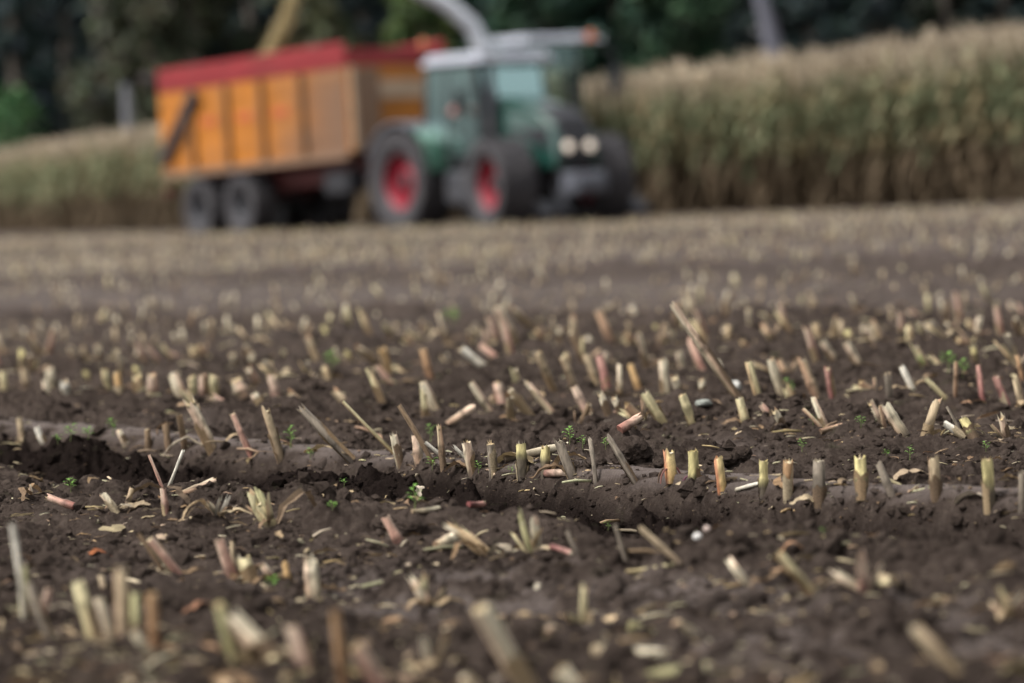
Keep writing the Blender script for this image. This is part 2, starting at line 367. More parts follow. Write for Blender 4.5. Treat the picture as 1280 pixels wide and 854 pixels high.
# ------------------------------------------------------------------ standing maize behind the vehicles
def maize_parts(seed):
    """one plant 1 m tall nominal 3 m: stalk, leaves, tassel as separate MBs"""
    r = random.Random(seed); st, lv, ta = MB(), MB(), MB(); H = 2.55
    lean = (r.uniform(-.12, .12), r.uniform(-.12, .12))
    ax = lambda z: Vector((lean[0] * (z / H) ** 2, lean[1] * (z / H) ** 2, z))
    zs = [0, .5, 1.1, 1.8, 2.3, H]; brown, gr = (.095, .070, .046), (.15, .15, .085); kp = r.uniform(.62, 1.3); brown = tuple(v * kp for v in brown)
    st.tube([ax(z) for z in zs], [.019, .018, .016, .012, .008, .005], 5, [tuple(v * .7 for v in brown), tuple(v * .8 for v in brown), (.10, .075, .045), gr, gr, gr])
    a0 = r.uniform(0, 6.28)
    for k in range(14):
        z = .22 + k * .175 + r.uniform(-.05, .05); f = z / H; a = a0 + (k % 2) * math.pi + r.uniform(-.6, .6); L = r.uniform(.55, .85) * (1 - .35 * abs(f - .55)); p = ax(z)
        dry = f < .46 + r.uniform(-.16, .16); d = Vector((math.cos(a), math.sin(a), 0)); pts = []
        for j in range(6):
            q = j / 5; rise = (.30 * q - .62 * q * q) if not dry else (.10 * q - .75 * q * q)
            pts.append(p + d * (L * (q - .28 * q * q * (1.6 if dry else 1))) + Vector((0, 0, rise * L * r.uniform(.9, 1.1))))
        k9 = r.uniform(.40, .85); c = (.150 * k9, .110 * k9, .070 * k9) if dry else ((.135, .155, .088) if r.random() < .55 else ((.22, .205, .125) if r.random() < .6 else (.23, .175, .10)))
        if not dry and f > .7: c = tuple(v * 1.15 for v in c)
        c = tuple(v * kp for v in c)
        lv.ribbon(pts, [.018, .040, .043, .036, .022, .003], (-d.y, d.x, 0), .35, c)
    if r.random() < .8:
        p = ax(1.15); lv.tube([p, p + Vector((.05, .02, .12)), p + Vector((.07, .03, .26))], [.025, .034, .012], 5, (.22, .17, .09))
    top = ax(H - .1); tc = tuple(v * r.uniform(.6, 1.1) for v in (.52, .47, .32)); tc = (tc[0], tc[0] * .83, tc[0] * .62)
    ta.tube([top, top + Vector((lean[0] * .2, 0, .25)), top + Vector((lean[0] * .4, 0, .52))], [.010, .014, .007], 4, tc)
    for k in range(7):
        a = k * 2.4 + r.random(); d = Vector((math.cos(a), math.sin(a), 0)); b = top + Vector((0, 0, .10 + .03 * k)); l = r.uniform(.18, .27)
        ta.ribbon([b, b + d * l * .45 + Vector((0, 0, l * .75)), b + d * l * .95 + Vector((0, 0, l * .85))], [.010, .018, .008], (-d.y, d.x, 0), .3, tc)
    return st, lv, ta
def edge_n(x): return NX * 0 + 51.7 + .050 * np.maximum(0, -2 - x) ** 2
def edge_y(x): return (edge_n(np.asarray(x, float)) - NX * x) / NY
NP = 12
PLANTS = [maize_parts(100 + k) for k in range(NP)]
def build_maize():
    # positions along the rows, row by row away from the edge
    rows = []
    for k in range(13):
        xs = []; x = 21
        while x > -21:
            xs.append(x + random.uniform(-.03, .03)); x -= .14 * (.54 if x > -3 else .40)
        xs = np.array(xs); ys = edge_y(xs) + k * .75 / NY
        rows.append((xs, ys))
    meshes = [[mb.mesh(nm, M_CROP) for mb, nm in zip(p, ('stalk', 'leaves', 'tassel'))] for p in PLANTS]
    def size(x): return np.interp(x, [-18, -8, 0, 4, 10], [.89, .93, .97, 1.02, 1.09])
    protos = []
    # the front row, plant by plant
    xs, ys = rows[0]; vis = np.abs(xs / ys) < .128; idx = np.where(vis)[0]; idx = idx[np.linspace(0, len(idx) - 1, min(298, len(idx))).astype(int)]; taken = set(idx.tolist())
    for j, i in enumerate(idx):
        k = j % NP if j < NP else random.randrange(NP)
        if j < NP:
            o = empty('maize_plant', (0, 0, 0))
            for me in meshes[k]: link(me.name, me, o)
            protos.append(o)
        else: o = copy_tree(protos[k])
        s = (size(xs[i]) + 0.035 * float(fbm(np.array([xs[i] * 1.1]), np.array([3.3]), 7, 2)[0])) * random.uniform(.86, 1.10); o.location = (xs[i], ys[i] + random.uniform(-.06, .06), gz(xs[i], ys[i]) - .01); o.scale = (s, s, s); o.rotation_euler = (0, 0, random.uniform(0, 6.28))
        place = 'left of the trailer' if xs[i] < -8.2 else ('behind the vehicles' if xs[i] < 2.6 else 'right of the tractor')
        tag(o, 'ripe tasselled maize plant, front line of the crop ' + place, 'maize plant', 'maize plants along the edge of the standing crop')
    X = np.concatenate([r[0] for r in rows[1:]] + [np.array([xs[i] for i in range(len(xs)) if i not in taken])]); Yp = np.concatenate([r[1] for r in rows[1:]] + [np.array([ys[i] for i in range(len(xs)) if i not in taken])])
    n = len(X); Yp = Yp + RNG.normal(0, .05, n); temps = []
    for p in PLANTS:
        m = MB()
        for q in p: m.add(q.v, q.f, q.c)
        temps.append(template(m))
    s = size(X) * RNG.uniform(.86, 1.12, n); s = s + .04 * fbm(X * .9, Yp * .5, 7, 2)
    z = ground(X, Yp)[0]
    o = scatter('standing_maize', temps, RNG.integers(0, NP, n), np.stack([X, Yp, z - .01], 1), rot_zyx(RNG.random(n) * 6.28, np.abs(RNG.normal(0, .04, n)), RNG.random(n) * 6.28) * s[:, None, None], M_CROP, RNG.uniform(.6, 1.35, (n, 1)) * np.ones((1, 3)))
    tag(o, 'uncut ripe maize standing behind the front line of plants', 'maize crop', kind='stuff')
build_maize()

# ------------------------------------------------------------------ wood behind the crop
M_BARK = mat('bark', (.075, .062, .050), .9, nscale=6, namt=.4, bump=.6, bscale=14)
M_GREYBARK = mat('grey_bark', (.11, .11, .135), .85, nscale=5, namt=.2)
M_LEAF = plant_mat('tree_leaf', (1, 1, 1), .25, .65, .12, .25)
def leaf_cloud(n, centres, radii, size, col, var=.16):
    """leaf clumps through the volume of a set of blobs"""
    k = RNG.integers(0, len(centres), n); d = RNG.normal(size=(n, 3)); d /= np.linalg.norm(d, axis=1)[:, None]
    rr = RNG.random(n) ** .45; P = centres[k] + d * (radii[k] * rr)[:, None] * np.array([1, 1, .8])
    a = RNG.normal(size=(n, 3)); a /= np.linalg.norm(a, axis=1)[:, None]; b = np.cross(a, RNG.normal(size=(n, 3))); b /= np.linalg.norm(b, axis=1)[:, None]
    s = size * RNG.uniform(.6, 1.4, n)[:, None]; q = np.stack([P - a * s, P - b * s * .55, P + a * s, P + b * s * .55], 1)
    C = np.array(col) * (1 + var * RNG.normal(size=(n, 1))) * (1 + .12 * RNG.normal(size=(n, 3)))
    C = C * (1 + .22 * (RNG.random(len(centres))[k] - .5))[:, None]
    return q.reshape(-1, 3), np.arange(4 * n).reshape(n, 4), np.clip(np.repeat(C, 4, 0), .004, .9)
def tree(name, x, y, h, r, col, label, cat='tree', z0=1.2, n=8000, shape='round', leaf=.26, group=None, trunk_r=None, bark=None, lean=(0, 0), limb0=.08):
    t = empty(name, (x, y, 0), 0, label, cat, group); tr = trunk_r or .03 * h
    b = MB(); top = Vector((lean[0] * h, lean[1] * h, h * .86)); ax = lambda f: Vector((top.x * f + .12 * math.sin(5 * f + x), top.y * f + .1 * math.sin(4 * f + y), -.15 + top.z * f + .15 * f))
    b.tube([ax(f) for f in (0, .05, .25, .5, .75, 1)], [tr * 1.35, tr, tr * .85, tr * .6, tr * .35, tr * .08], 9)
    cs, rs = [], []; nb = 26
    for i in range(nb):
        f = (i + .5) / nb; z = z0 + (h - z0) * f; a = i * 2.4 + random.random()
        w = r * ((1 - f) * .95 + .06 if shape == 'cone' else (math.sin(math.pi * (.12 + .84 * f)) ** .6)); q = w * random.uniform(.35, .85)
        c = Vector((math.cos(a) * q + ax(f * .95).x, math.sin(a) * q + ax(f * .95).y, z)); cs.append(c); rs.append(max(.35, w * random.uniform(.34, .55)))
        if i % 2 == 0: b.tube([ax(min(.95, f * (.88 - limb0) + limb0)), ax(min(1, f * (.88 - limb0) + limb0 + .04)) * .5 + c * .5, c], [tr * .3 * (1.1 - f), tr * .2 * (1.1 - f), .015], 5)
    b.build('trunk', bark or M_BARK, t, smooth=True)
    V, F, C = leaf_cloud(n, np.array([tuple(c) for c in cs]), np.array(rs), leaf, col)
    link('crown', np_mesh('crown', V, F, M_LEAF, C, False), t); return t
def X_of(px, Y): return at_depth(px, 170, Y).x  # noqa
DARK, OLIVE, DKGRN, BLK = (.036, .054, .053), (.095, .100, .066), (.038, .080, .058), (.030, .046, .046)
TREES = [ # px, Y, height, radius, colour, name, label, shape, base of the crown
    (20, 176, 15, 2.6, DARK, 'conifer_tree', 'dark conifer at the far left of the wood, behind the bright green bush', 'cone', .6),
    (88, 182, 16, 2.7, BLK, 'conifer_tree', 'almost black conifer between the left edge and the brownish olive tree', 'cone', .6),
    (180, 168, 13, 3.0, OLIVE, 'broadleaf_tree', 'brownish olive broadleaf tree above the grey post, left of the trailer', 'round', .8),
    (262, 172, 12.5, 2.3, (.050, .056, .034), 'broadleaf_tree', 'dull green broadleaf tree above the rear end of the trailer', 'round', .8),
    (322, 186, 16, 2.2, BLK, 'conifer_tree', 'dark conifer behind the falling stream of chopped maize', 'cone', .5),
    (412, 166, 8.4, 2.0, (.085, .088, .048), 'broadleaf_tree', 'low yellowish olive tree showing over the red rim of the trailer', 'round', .8),
    (462, 184, 15, 2.3, BLK, 'conifer_tree', 'dark conifer right of the yellowish tree and left of the grey spout', 'cone', .5),
    (530, 165, 9.6, 2.0, (.085, .120, .045), 'broadleaf_tree', 'mid green rounded tree directly under the grey spout', 'round', .8),
    (610, 180, 14, 2.6, DKGRN, 'broadleaf_tree', 'deep green tree behind the roof of the harvester', 'round', .7),
    (690, 172, 13, 2.6, (.030, .062, .036), 'broadleaf_tree', 'blue-green tree right of the harvester roof', 'round', .7),
    (775, 170, 12, 2.6, DKGRN, 'broadleaf_tree', 'deep green tree over the right front wheel of the tractor', 'round', .7),
    (860, 168, 12, 2.4, (.034, .066, .036), 'broadleaf_tree', 'deep green tree left of the leaning grey trunk', 'round', .7),
    (930, 184, 14, 2.3, DARK, 'conifer_tree', 'dark conifer just behind the leaning grey trunk', 'cone', .5),
    (1020, 176, 15, 2.5, BLK, 'conifer_tree', 'near-black conifer right of the leaning grey trunk', 'cone', .5),
    (1105, 182, 15, 2.7, DARK, 'conifer_tree', 'dark conifer above the maize in the right third of the picture', 'cone', .5),
    (1185, 174, 14, 2.6, (.018, .024, .016), 'conifer_tree', 'dark brownish conifer second from the right edge', 'cone', .5),
    (1262, 178, 15, 2.6, BLK, 'conifer_tree', 'near-black conifer at the right edge of the wood', 'cone', .5),
]
for px, Y, h, r, c, nm, lb, shp, z0 in TREES: tree(nm, X_of(px, Y), Y, h, r, c, lb, z0=z0, shape=shp)
tree('bush', X_of(10, 150), 150, 5.0, 2.2, (.052, .115, .042), 'bright green rounded bush behind the maize at the left edge', 'bush', .4, 2600, leaf=.15)
# leaning bare stem with its crown above the picture
q = at_depth(1012, 110, 150); tree('broadleaf_tree', q.x, 150, 15, 3.0, DKGRN, 'tree with a thick leaning grey trunk behind the maize, right of the tractor', z0=11.2, n=3500, trunk_r=.50, bark=M_GREYBARK, lean=(-.20, .02), limb0=.8)
def build_wood():
    n = 60; xs = np.linspace(-42, 42, n); cs = np.stack([np.repeat(xs, 4), 196 + RNG.uniform(-3, 3, n * 4), np.tile([1.5, 5, 9, 13], n)], 1)
    V, F, C = leaf_cloud(80000, cs, RNG.uniform(2.2, 3.4, n * 4), .50, (.030, .048, .042))
    o = link('wood', np_mesh('wood', V, F, M_LEAF, C, False)); tag(o, 'dark depth of the wood behind the separate trees', 'wood', kind='stuff')
build_wood()
p = at_depth(160, 160, 142); g0 = gz(p.x, 142); b = MB(); b.tube([(0, 0, -.2), (0, 0, 4.55), (0, 0, 4.75)], [.17, .14, .13], 10)
o = b.build('post', mat('weathered_post', (.17, .17, .19), .8, nscale=6), smooth=True); o.location = (p.x, 142, g0); tag(o, 'plain grey post rising behind the maize just left of the trailer', 'post')

# ------------------------------------------------------------------ vehicles
DUST = (.20, .155, .115)
M_TYRE = mat('tyre_rubber', (.030, .028, .032), .85, dust=((.058, .053, .055), .7, 2.5))
M_RED = mat('red_rim_paint', (.22, .006, .020), .5, dust=((.14, .05, .05), .3, 5))
M_GREEN = mat('green_paint', (.011, .053, .042), .28, spec=.8, dust=((.12, .13, .10), .30, 2.2)); M_GREENF = mat('fender_green', (.018, .072, .046), .5, dust=((.12, .13, .10), .35, 2.2)); M_GREEN.node_tree.nodes['Principled BSDF'].inputs['Coat Weight'].default_value = .8
M_BLACK = mat('black_plastic', (.018, .018, .022), .5, nscale=8)
M_DGREY = mat('dark_grey_metal', (.040, .042, .050), .55, nscale=6, dust=(DUST, .3, 3))
M_GREY = mat('grey_metal', (.105, .11, .13), .45, nscale=5, dust=(DUST, .25, 3))
M_WHITE = mat('pale_roof_paint', (.47, .49, .55), .35, nscale=3, namt=.08)
M_ORANGE = mat('orange_paint', (.41, .140, .009), .55, nscale=2, namt=.16, dust=((.27, .13, .055), .42, 1.1))
M_DUSTYOR = mat('dust_caked_panel', (.21, .125, .075), .75, nscale=2.5, namt=.18, dust=((.20, .125, .085), .55, 1.6))
def side_mat():
    """orange paint caked with dirt thrown up by the tractor wheels towards the front and along the bottom"""
    m = mat('dirty_orange_side', (.41, .140, .009), .6, nscale=2, namt=.16, dust=((.27, .13, .055), .42, 1.1)); N = m.node_tree.nodes; L = m.node_tree.links; p = N['Principled BSDF']; src = p.inputs['Base Color'].links[0].from_socket
    tc = N.new('ShaderNodeTexCoord'); sx = N.new('ShaderNodeSeparateXYZ'); L.new(tc.outputs['Object'], sx.inputs[0])
    n = N.new('ShaderNodeTexNoise'); n.inputs['Scale'].default_value = 1.2; n.inputs['Detail'].default_value = 7; n.inputs['Roughness'].default_value = .65; L.new(tc.outputs['Object'], n.inputs['Vector'])
    a = N.new('ShaderNodeMath'); a.operation = 'MULTIPLY_ADD'; a.inputs[1].default_value = 2.6; L.new(n.outputs[0], a.inputs[0]); L.new(sx.outputs['X'], a.inputs[2])
    z = N.new('ShaderNodeMath'); z.operation = 'MULTIPLY_ADD'; z.inputs[1].default_value = -.75; L.new(sx.outputs['Z'], z.inputs[0]); L.new(a.outputs[0], z.inputs[2])
    r = N.new('ShaderNodeMapRange'); r.inputs['From Min'].default_value = 1.6; r.inputs['From Max'].default_value = 4.4; r.inputs['To Max'].default_value = .88; L.new(z.outputs[0], r.inputs[0])
    mx = N.new('ShaderNodeMix'); mx.data_type = 'RGBA'; L.new(r.outputs[0], mx.inputs[0]); L.new(src, mx.inputs[6]); mx.inputs[7].default_value = (.140, .085, .055, 1); L.new(mx.outputs[2], p.inputs['Base Color']); return m
M_SIDE = side_mat()
M_BEIGE = mat('dust_grey_beam', (.42, .30, .20), .7, nscale=2.5, namt=.15)
M_ORRIB = mat('dirty_rib_paint', (.16, .075, .025), .6, nscale=3, dust=((.09, .06, .045), .55, 2.5))
M_REDB = mat('red_board_paint', (.25, .017, .021), .5, nscale=2, namt=.15, dust=((.20, .08, .06), .25, 1.5))
M_REDCH = mat('dark_red_chassis', (.12, .016, .016), .6, dust=((.05, .04, .035), .6, 3))
M_SILVER = mat('spout_metal', (.62, .65, .70), .40, nscale=3, namt=.12, dust=(DUST, .2, 2))
def lamp_mat(name, c, s):
    m = bpy.data.materials.new(name); m.use_nodes = True; p = m.node_tree.nodes['Principled BSDF']; p.inputs['Base Color'].default_value = (*c, 1)
    p.inputs['Emission Color'].default_value = (*c, 1); p.inputs['Emission Strength'].default_value = s; p.inputs['Roughness'].default_value = .2; return m
M_LAMP = lamp_mat('lit_headlight', (.85, .74, .62), .35); M_AMBER = lamp_mat('amber_lens', (.48, .13, .05), .04); M_CLEAR = mat('clear_lens', (.6, .62, .64), .15)
def glass(name, c):
    m = bpy.data.materials.new(name); m.use_nodes = True; N = m.node_tree.nodes; L = m.node_tree.links; N.remove(N['Principled BSDF'])
    t = N.new('ShaderNodeBsdfTransparent'); t.inputs[0].default_value = (*c, 1); gl = N.new('ShaderNodeBsdfGlossy'); gl.inputs['Roughness'].default_value = .06; gl.inputs['Color'].default_value = (.62, .86, .85, 1)
    f = N.new('ShaderNodeFresnel'); f.inputs['IOR'].default_value = 1.6; mt = N.new('ShaderNodeMath'); mt.operation = 'ADD'; mt.inputs[1].default_value = .46; L.new(f.outputs[0], mt.inputs[0])
    mx = N.new('ShaderNodeMixShader'); L.new(mt.outputs[0], mx.inputs[0]); L.new(t.outputs[0], mx.inputs[1]); L.new(gl.outputs[0], mx.inputs[2]); L.new(mx.outputs[0], N['Material Output'].inputs['Surface']); return m
M_GLASS = glass('tinted_cab_glass', (.42, .62, .60))

def wheel(parent, name, c, R, w, rimc, rim_r, lugs=0, side=1, steer=0.0):
    """disc and rim with its tyre; side = +1 when the outside looks to +y"""
    a = MB(); y = w / 2 * side; r = rim_r
    a.lathe_y([(.015, y * .10), (r * .28, y * .16), (r * .34, y * .30), (r * .45, y * .22), (r * .80, y * .05), (r * .93, y * .55), (r * 1.03, y * .72), (r * 1.03, -y * .6), (r * .9, -y * .5), (.015, -y * .3)], (0, 0, 0), 32)
    a.lathe_y([(.015, y * .50), (r * .17, y * .50), (r * .20, y * .12), (.015, y * .10)], (0, 0, 0), 16, mat=1)
    for k in range(8):
        t = k * math.pi / 4; a.lathe_y([(.004, y * .36), (.022, y * .36), (.022, y * .2), (.004, y * .2)], (r * .27 * math.cos(t), 0, r * .27 * math.sin(t)), 6, mat=1)
    o = a.build(name, [rimc, M_DGREY], parent, smooth=False); o.location = c; o.rotation_euler = (0, 0, steer)
    t = MB(); h = w / 2
    t.lathe_y([(r * 1.0, -h * .74), (R * .72, -h * .98), (R * .88, -h * 1.0), (R * .955, -h * .90), (R * .965, -h * .5), (R * .97, 0), (R * .965, h * .5), (R * .955, h * .90), (R * .88, h * 1.0), (R * .72, h * .98), (r * 1.0, h * .74)], (0, 0, 0), 44)
    for k in range(lugs):
        for sd in (-1, 1):
            th = 2 * math.pi * (k + (.5 if sd > 0 else 0)) / lugs; vs = []
            for (f, yy) in ((0, .02), (.45, .55), (.62, .98)):
                for dt in (-.045, .045):
                    for rr in ((.955, 1.0) if yy < .9 else (.88, .985)):
                        q = th + (f * .36) + dt * (1.2 if yy > .5 else .8); vs.append((R * rr * math.cos(q), sd * yy * h, R * rr * math.sin(q)))
            fs = []
            for i in (0, 4): fs += [(i, i + 1, i + 5, i + 4), (i + 1, i + 3, i + 7, i + 5), (i + 3, i + 2, i + 6, i + 7), (i + 2, i, i + 4, i + 6)]
            fs += [(0, 2, 3, 1), (8, 9, 11, 10)]; t.add(vs, fs)
    t.build('tyre', M_TYRE, o, smooth=False); return o
def arc_guard(parent, name, c, r0, r1, y0, y1, a0, a1, m, skirt=None, skm=None):
    b = MB(); n = 14; vs = []; fs = []
    for i in range(n + 1):
        t = math.radians(a0 + (a1 - a0) * i / n)
        for r in (r0, r1):
            for y in (y0, y1): vs.append((c[0] + r * math.cos(t), y, c[2] + r * math.sin(t)))
    for i in range(n):
        k = i * 4; fs += [(k, k + 1, k + 5, k + 4), (k + 2, k + 6, k + 7, k + 3), (k, k + 4, k + 6, k + 2), (k + 1, k + 3, k + 7, k + 5)]
    fs += [(0, 2, 3, 1), (n * 4, n * 4 + 1, n * 4 + 3, n * 4 + 2)]; b.add(vs, fs); o = b.build(name, m, parent, smooth=False, bevel=.015)
    if skirt:
        s = MB(); poly = [(c[0] + (r0 - .02) * math.cos(math.radians(a0 + (a1 - a0) * i / n)), c[2] + (r0 - .02) * math.sin(math.radians(a0 + (a1 - a0) * i / n))) for i in range(n + 1)]
        s.prism(poly + [(c[0] + .15, c[2] + .1)], skirt[0], skirt[1]); s.build(name + '_skirt', skm, o)
    return o

def build_tractor():
    W = on_plane(515, 287.5); a = math.radians(-55); h = Vector((math.cos(a), math.sin(a), 0)); left = Vector((-h.y, h.x, 0))
    W = at_depth(515, 287.5, 85.8); org = W + left * 1.02; t = empty('farm_tractor', (org.x, org.y, gz(org.x, org.y) - .03), a, 'green farm tractor with red wheel rims and lit headlights pulling the orange trailer', 'tractor')
    for s in (-1, 1):
        wheel(t, 'rear_wheel', (0, s * 1.02, 1.03), 1.03, .70, M_RED, .56, 20, s); wheel(t, 'front_wheel', (3.42, s * 1.17, .90), .90, .78, M_RED, .50, 18, s, math.radians(-10))
        arc_guard(t, 'rear_fender', (0, 0, 1.03), 1.13, 1.20, *sorted((s * .66, s * 1.34)), 60, 152, M_GREY); arc_guard(t, 'front_mudguard', (0, 0, 1.03), 1.13, 1.20, *sorted((s * .66, s * 1.30)), 8, 59.5, M_GREENF, sorted((s * .62, s * .70)), M_GREENF)
    b = MB(); b.box((-.7, -.32, .62), (1.5, .32, 1.25)); b.box((1.5, -.30, .75), (3.9, .30, 1.2)); b.tube([(3.42, -.9, .90), (3.42, .9, .90)], .14, 8); b.tube([(0, -.95, 1.03), (0, .95, 1.03)], .2, 10); b.build('chassis', M_DGREY, t, bevel=.03)
    # bonnet: sloping, wider behind
    b = MB(); prof = [(2.0, 1.22), (2.0, 2.62), (2.5, 2.60), (3.2, 2.48), (3.8, 2.30), (4.22, 2.05), (4.38, 1.62), (4.35, 1.15)]
    vs = []; fs = []; n = len(prof)
    for i, (x, z) in enumerate(prof):
        w = .50 if i in (0, 7) else .46 - .03 * (x - 1.5) / 2.7
        e = .10 if 1 <= i <= 6 else 0
        vs += [(x, -w - .04, z - e), (x, -w * .72, z), (x, w * .72, z), (x, w + .04, z - e)]
    for i in range(n):
        j = (i + 1) % n
        for k in range(3): fs.append((i * 4 + k, j * 4 + k, j * 4 + k + 1, i * 4 + k + 1))
    fs += [tuple(i * 4 for i in range(n)), tuple(i * 4 + 3 for i in reversed(range(n)))]; b.add(vs, fs); bon = b.build('bonnet', M_GREEN, t, bevel=.02)
    b = MB(); b.prism([(3.65, 2.38), (4.27, 2.10), (4.43, 1.64), (4.40, 1.18), (4.2, 1.18), (4.1, 1.9), (3.5, 2.2)], -.37, .37); b.build('nose_grille', M_BLACK, bon, bevel=.03)
    for s in (-1, 1):
        b = MB(); b.prism([(2.6, 1.40), (2.75, 1.95), (4.05, 1.95), (4.2, 1.40)], s * .47, s * .515); b.build('side_grille', M_BLACK, bon)
        b = MB(); b.lathe_y([(.01, .03), (.085, .02), (.10, -.03), (.01, -.05)], (0, 0, 0), 16); o = b.build('headlight', M_LAMP, t); o.location = (4.46, s * .255, 1.55); o.rotation_euler = (0, 0, -math.pi / 2)
        b = MB(); b.tube([(0, 0, 0), (.0, s * .42, .02), (.0, s * .50, -.15)], .022, 6); o = b.build('mirror_arm', M_BLACK, t); o.location = (2.40, s * .85, 2.75)
        b = MB(); b.box((-.04, s * .50 - .11, -.42), (.05, s * .50 + .11, -.02)); b.build('mirror', M_BLACK, o, bevel=.02)
        b = MB(); b.box((-1.05, s * .42 - .05, .62), (-.4, s * .42 + .05, .74)); b.build('lift_arm', M_DGREY, t)
        b = MB(); b.box((2.525, s * .55 - .1, 3.29), (2.56, s * .55 + .1, 3.39)); b.build('work_light', M_CLEAR, t)
    b = MB(); b.box((4.30, -.42, .60), (4.75, .42, 1.06)); b.box((4.75, -.36, .66), (4.86, .36, .98)); b.build('front_weight', M_GREY, t, bevel=.08)
    # cab
    CX = .62
    for s in (-1, 1):
        b = MB()
        for (x0, z0, x1, z1, w) in ((-.25, 1.75, -.12, 3.28, .05), (.55, 1.35, .62, 3.28, .045), (1.74, 1.45, 1.54, 3.28, .05)): b.tube([(x0, s * .84, z0), (x1, s * .80, z1)], w, 6)
        b.tube([(-.25, s * .84, 1.78), (.55, s * .85, 1.72)], .04, 6); b.tube([(.55, s * .84, 1.42), (1.72, s * .84, 1.46)], .05, 6); b.tube([(-.12, s * .80, 3.26), (1.68, s * .80, 3.26)], .04, 6)
        b.build('cab_frame', M_BLACK, t).location.x = CX
    b = MB(); b.box((-.2, -.80, 1.25), (1.7, .80, 1.42)); b.box((1.55, -.62, 1.42), (1.72, .62, 1.75)); b.build('cab_floor', M_BLACK, t, bevel=.02).location.x = CX
    b = MB(); b.prism([(-.18, 1.42), (-.20, 3.28), (-.11, 3.28), (-.1, 1.42)], -.77, .77); b.build('rear_window', M_GLASS, t).location.x = CX
    b = MB(); b.prism([(1.735, 1.80), (1.55, 3.26), (1.57, 3.26), (1.755, 1.80)], -.76, .76); b.build('windscreen', M_GLASS, t).location.x = CX
    for s in (-1, 1):
        b = MB(); b.prism([(.60, 1.47), (.64, 3.22), (1.50, 3.22), (1.68, 1.47)], s * .815, s * .835); d = b.build('cab_door', M_GLASS, t); d.location.x = CX; k = MB(); k.box((.68, s * .84, 1.95), (.85, s * .88, 2.0)); k.build('handle', M_BLACK, d)
        b = MB(); b.prism([(-.20, 1.82), (-.10, 3.22), (.58, 3.22), (.52, 1.76)], s * .815, s * .835); b.build('side_window', M_GLASS, t).location.x = CX
    b = MB(); b.box((-.20, -.93, 3.28), (1.90, .93, 3.38)); b.box((-.10, -.86, 3.38), (1.78, .86, 3.50)); b.build('cab_roof', M_WHITE, t, bevel=.06).location.x = CX
    b = MB(); b.box((.25, -.26, 1.55), (.75, .26, 1.72)); b.box((.20, -.26, 1.7), (.34, .26, 2.45)); b.box((.3, -.2, 1.4), (.6, .2, 1.56)); b.build('driver_seat', M_BLACK, t, bevel=.04).location.x = CX
    b = MB(); b.box((1.30, -.2, 1.42), (1.5, .2, 2.1)); b.build('dashboard', M_BLACK, t, bevel=.04).location.x = CX
    b = MB(); b.tube([(1.12 + .19 * math.cos(k * .524) * .5, .19 * math.sin(k * .524), 2.2 + .19 * math.cos(k * .524) * .6) for k in range(13)], .016, 5, caps=False); b.build('steering_wheel', M_BLACK, t).location.x = CX
    b = MB(); b.tube([(2.42, -.62, 1.5), (2.42, -.62, 3.25), (2.36, -.66, 3.42)], [.10, .085, .07], 10); b.tube([(2.42, -.62, 1.9), (2.42, -.62, 2.75)], .125, 10); b.build('exhaust_stack', M_DGREY, t, smooth=True)
    b = MB(); b.box((1.15, -.98, .50), (2.2, -.46, 1.20)); b.build('fuel_tank', M_DGREY, t, bevel=.1)
    b = MB(); b.box((1.15, .46, .50), (2.2, .98, 1.20)); b.build('battery_box', M_DGREY, t, bevel=.1)
    b = MB()
    for k in range(3): b.box((.60, -1.02 - .05 * (2 - k), .45 + .28 * k), (.84, -.72, .49 + .28 * k))
    b.build('steps', M_DGREY, t)
    b = MB(); b.tube([(-.15, -.85, 3.4), (-.15, -.85, 3.70)], .02, 6); o = b.build('beacon_stalk', M_BLACK, t); o.location.x = CX; k = MB(); k.tube([(-.15, -.85, 3.68), (-.15, -.85, 3.80), (-.15, -.85, 3.86)], [.075, .07, .04], 10); k.build('beacon', M_AMBER, o, smooth=True)
    b = MB(); b.tube([(1.62, -.86, 2.30), (1.70, -1.02, 2.34)], .02, 6); o = b.build('lamp_arm', M_BLACK, t); k = MB(); k.lathe_y([(.01, .05), (.085, .04), (.10, -.03), (.01, -.05)], (0, 0, 0), 14); q = k.build('marker_lamp', mat('dull_red_lens', (.55, .25, .22), .3), o); q.location = (1.74, -1.04, 2.36); q.rotation_euler = (0, 0, -2.0)
    b = MB(); b.box((-1.0, -.14, .55), (-.3, .14, .78)); b.build('tow_hitch', M_DGREY, t)
    return t
TRACTOR = build_tractor()

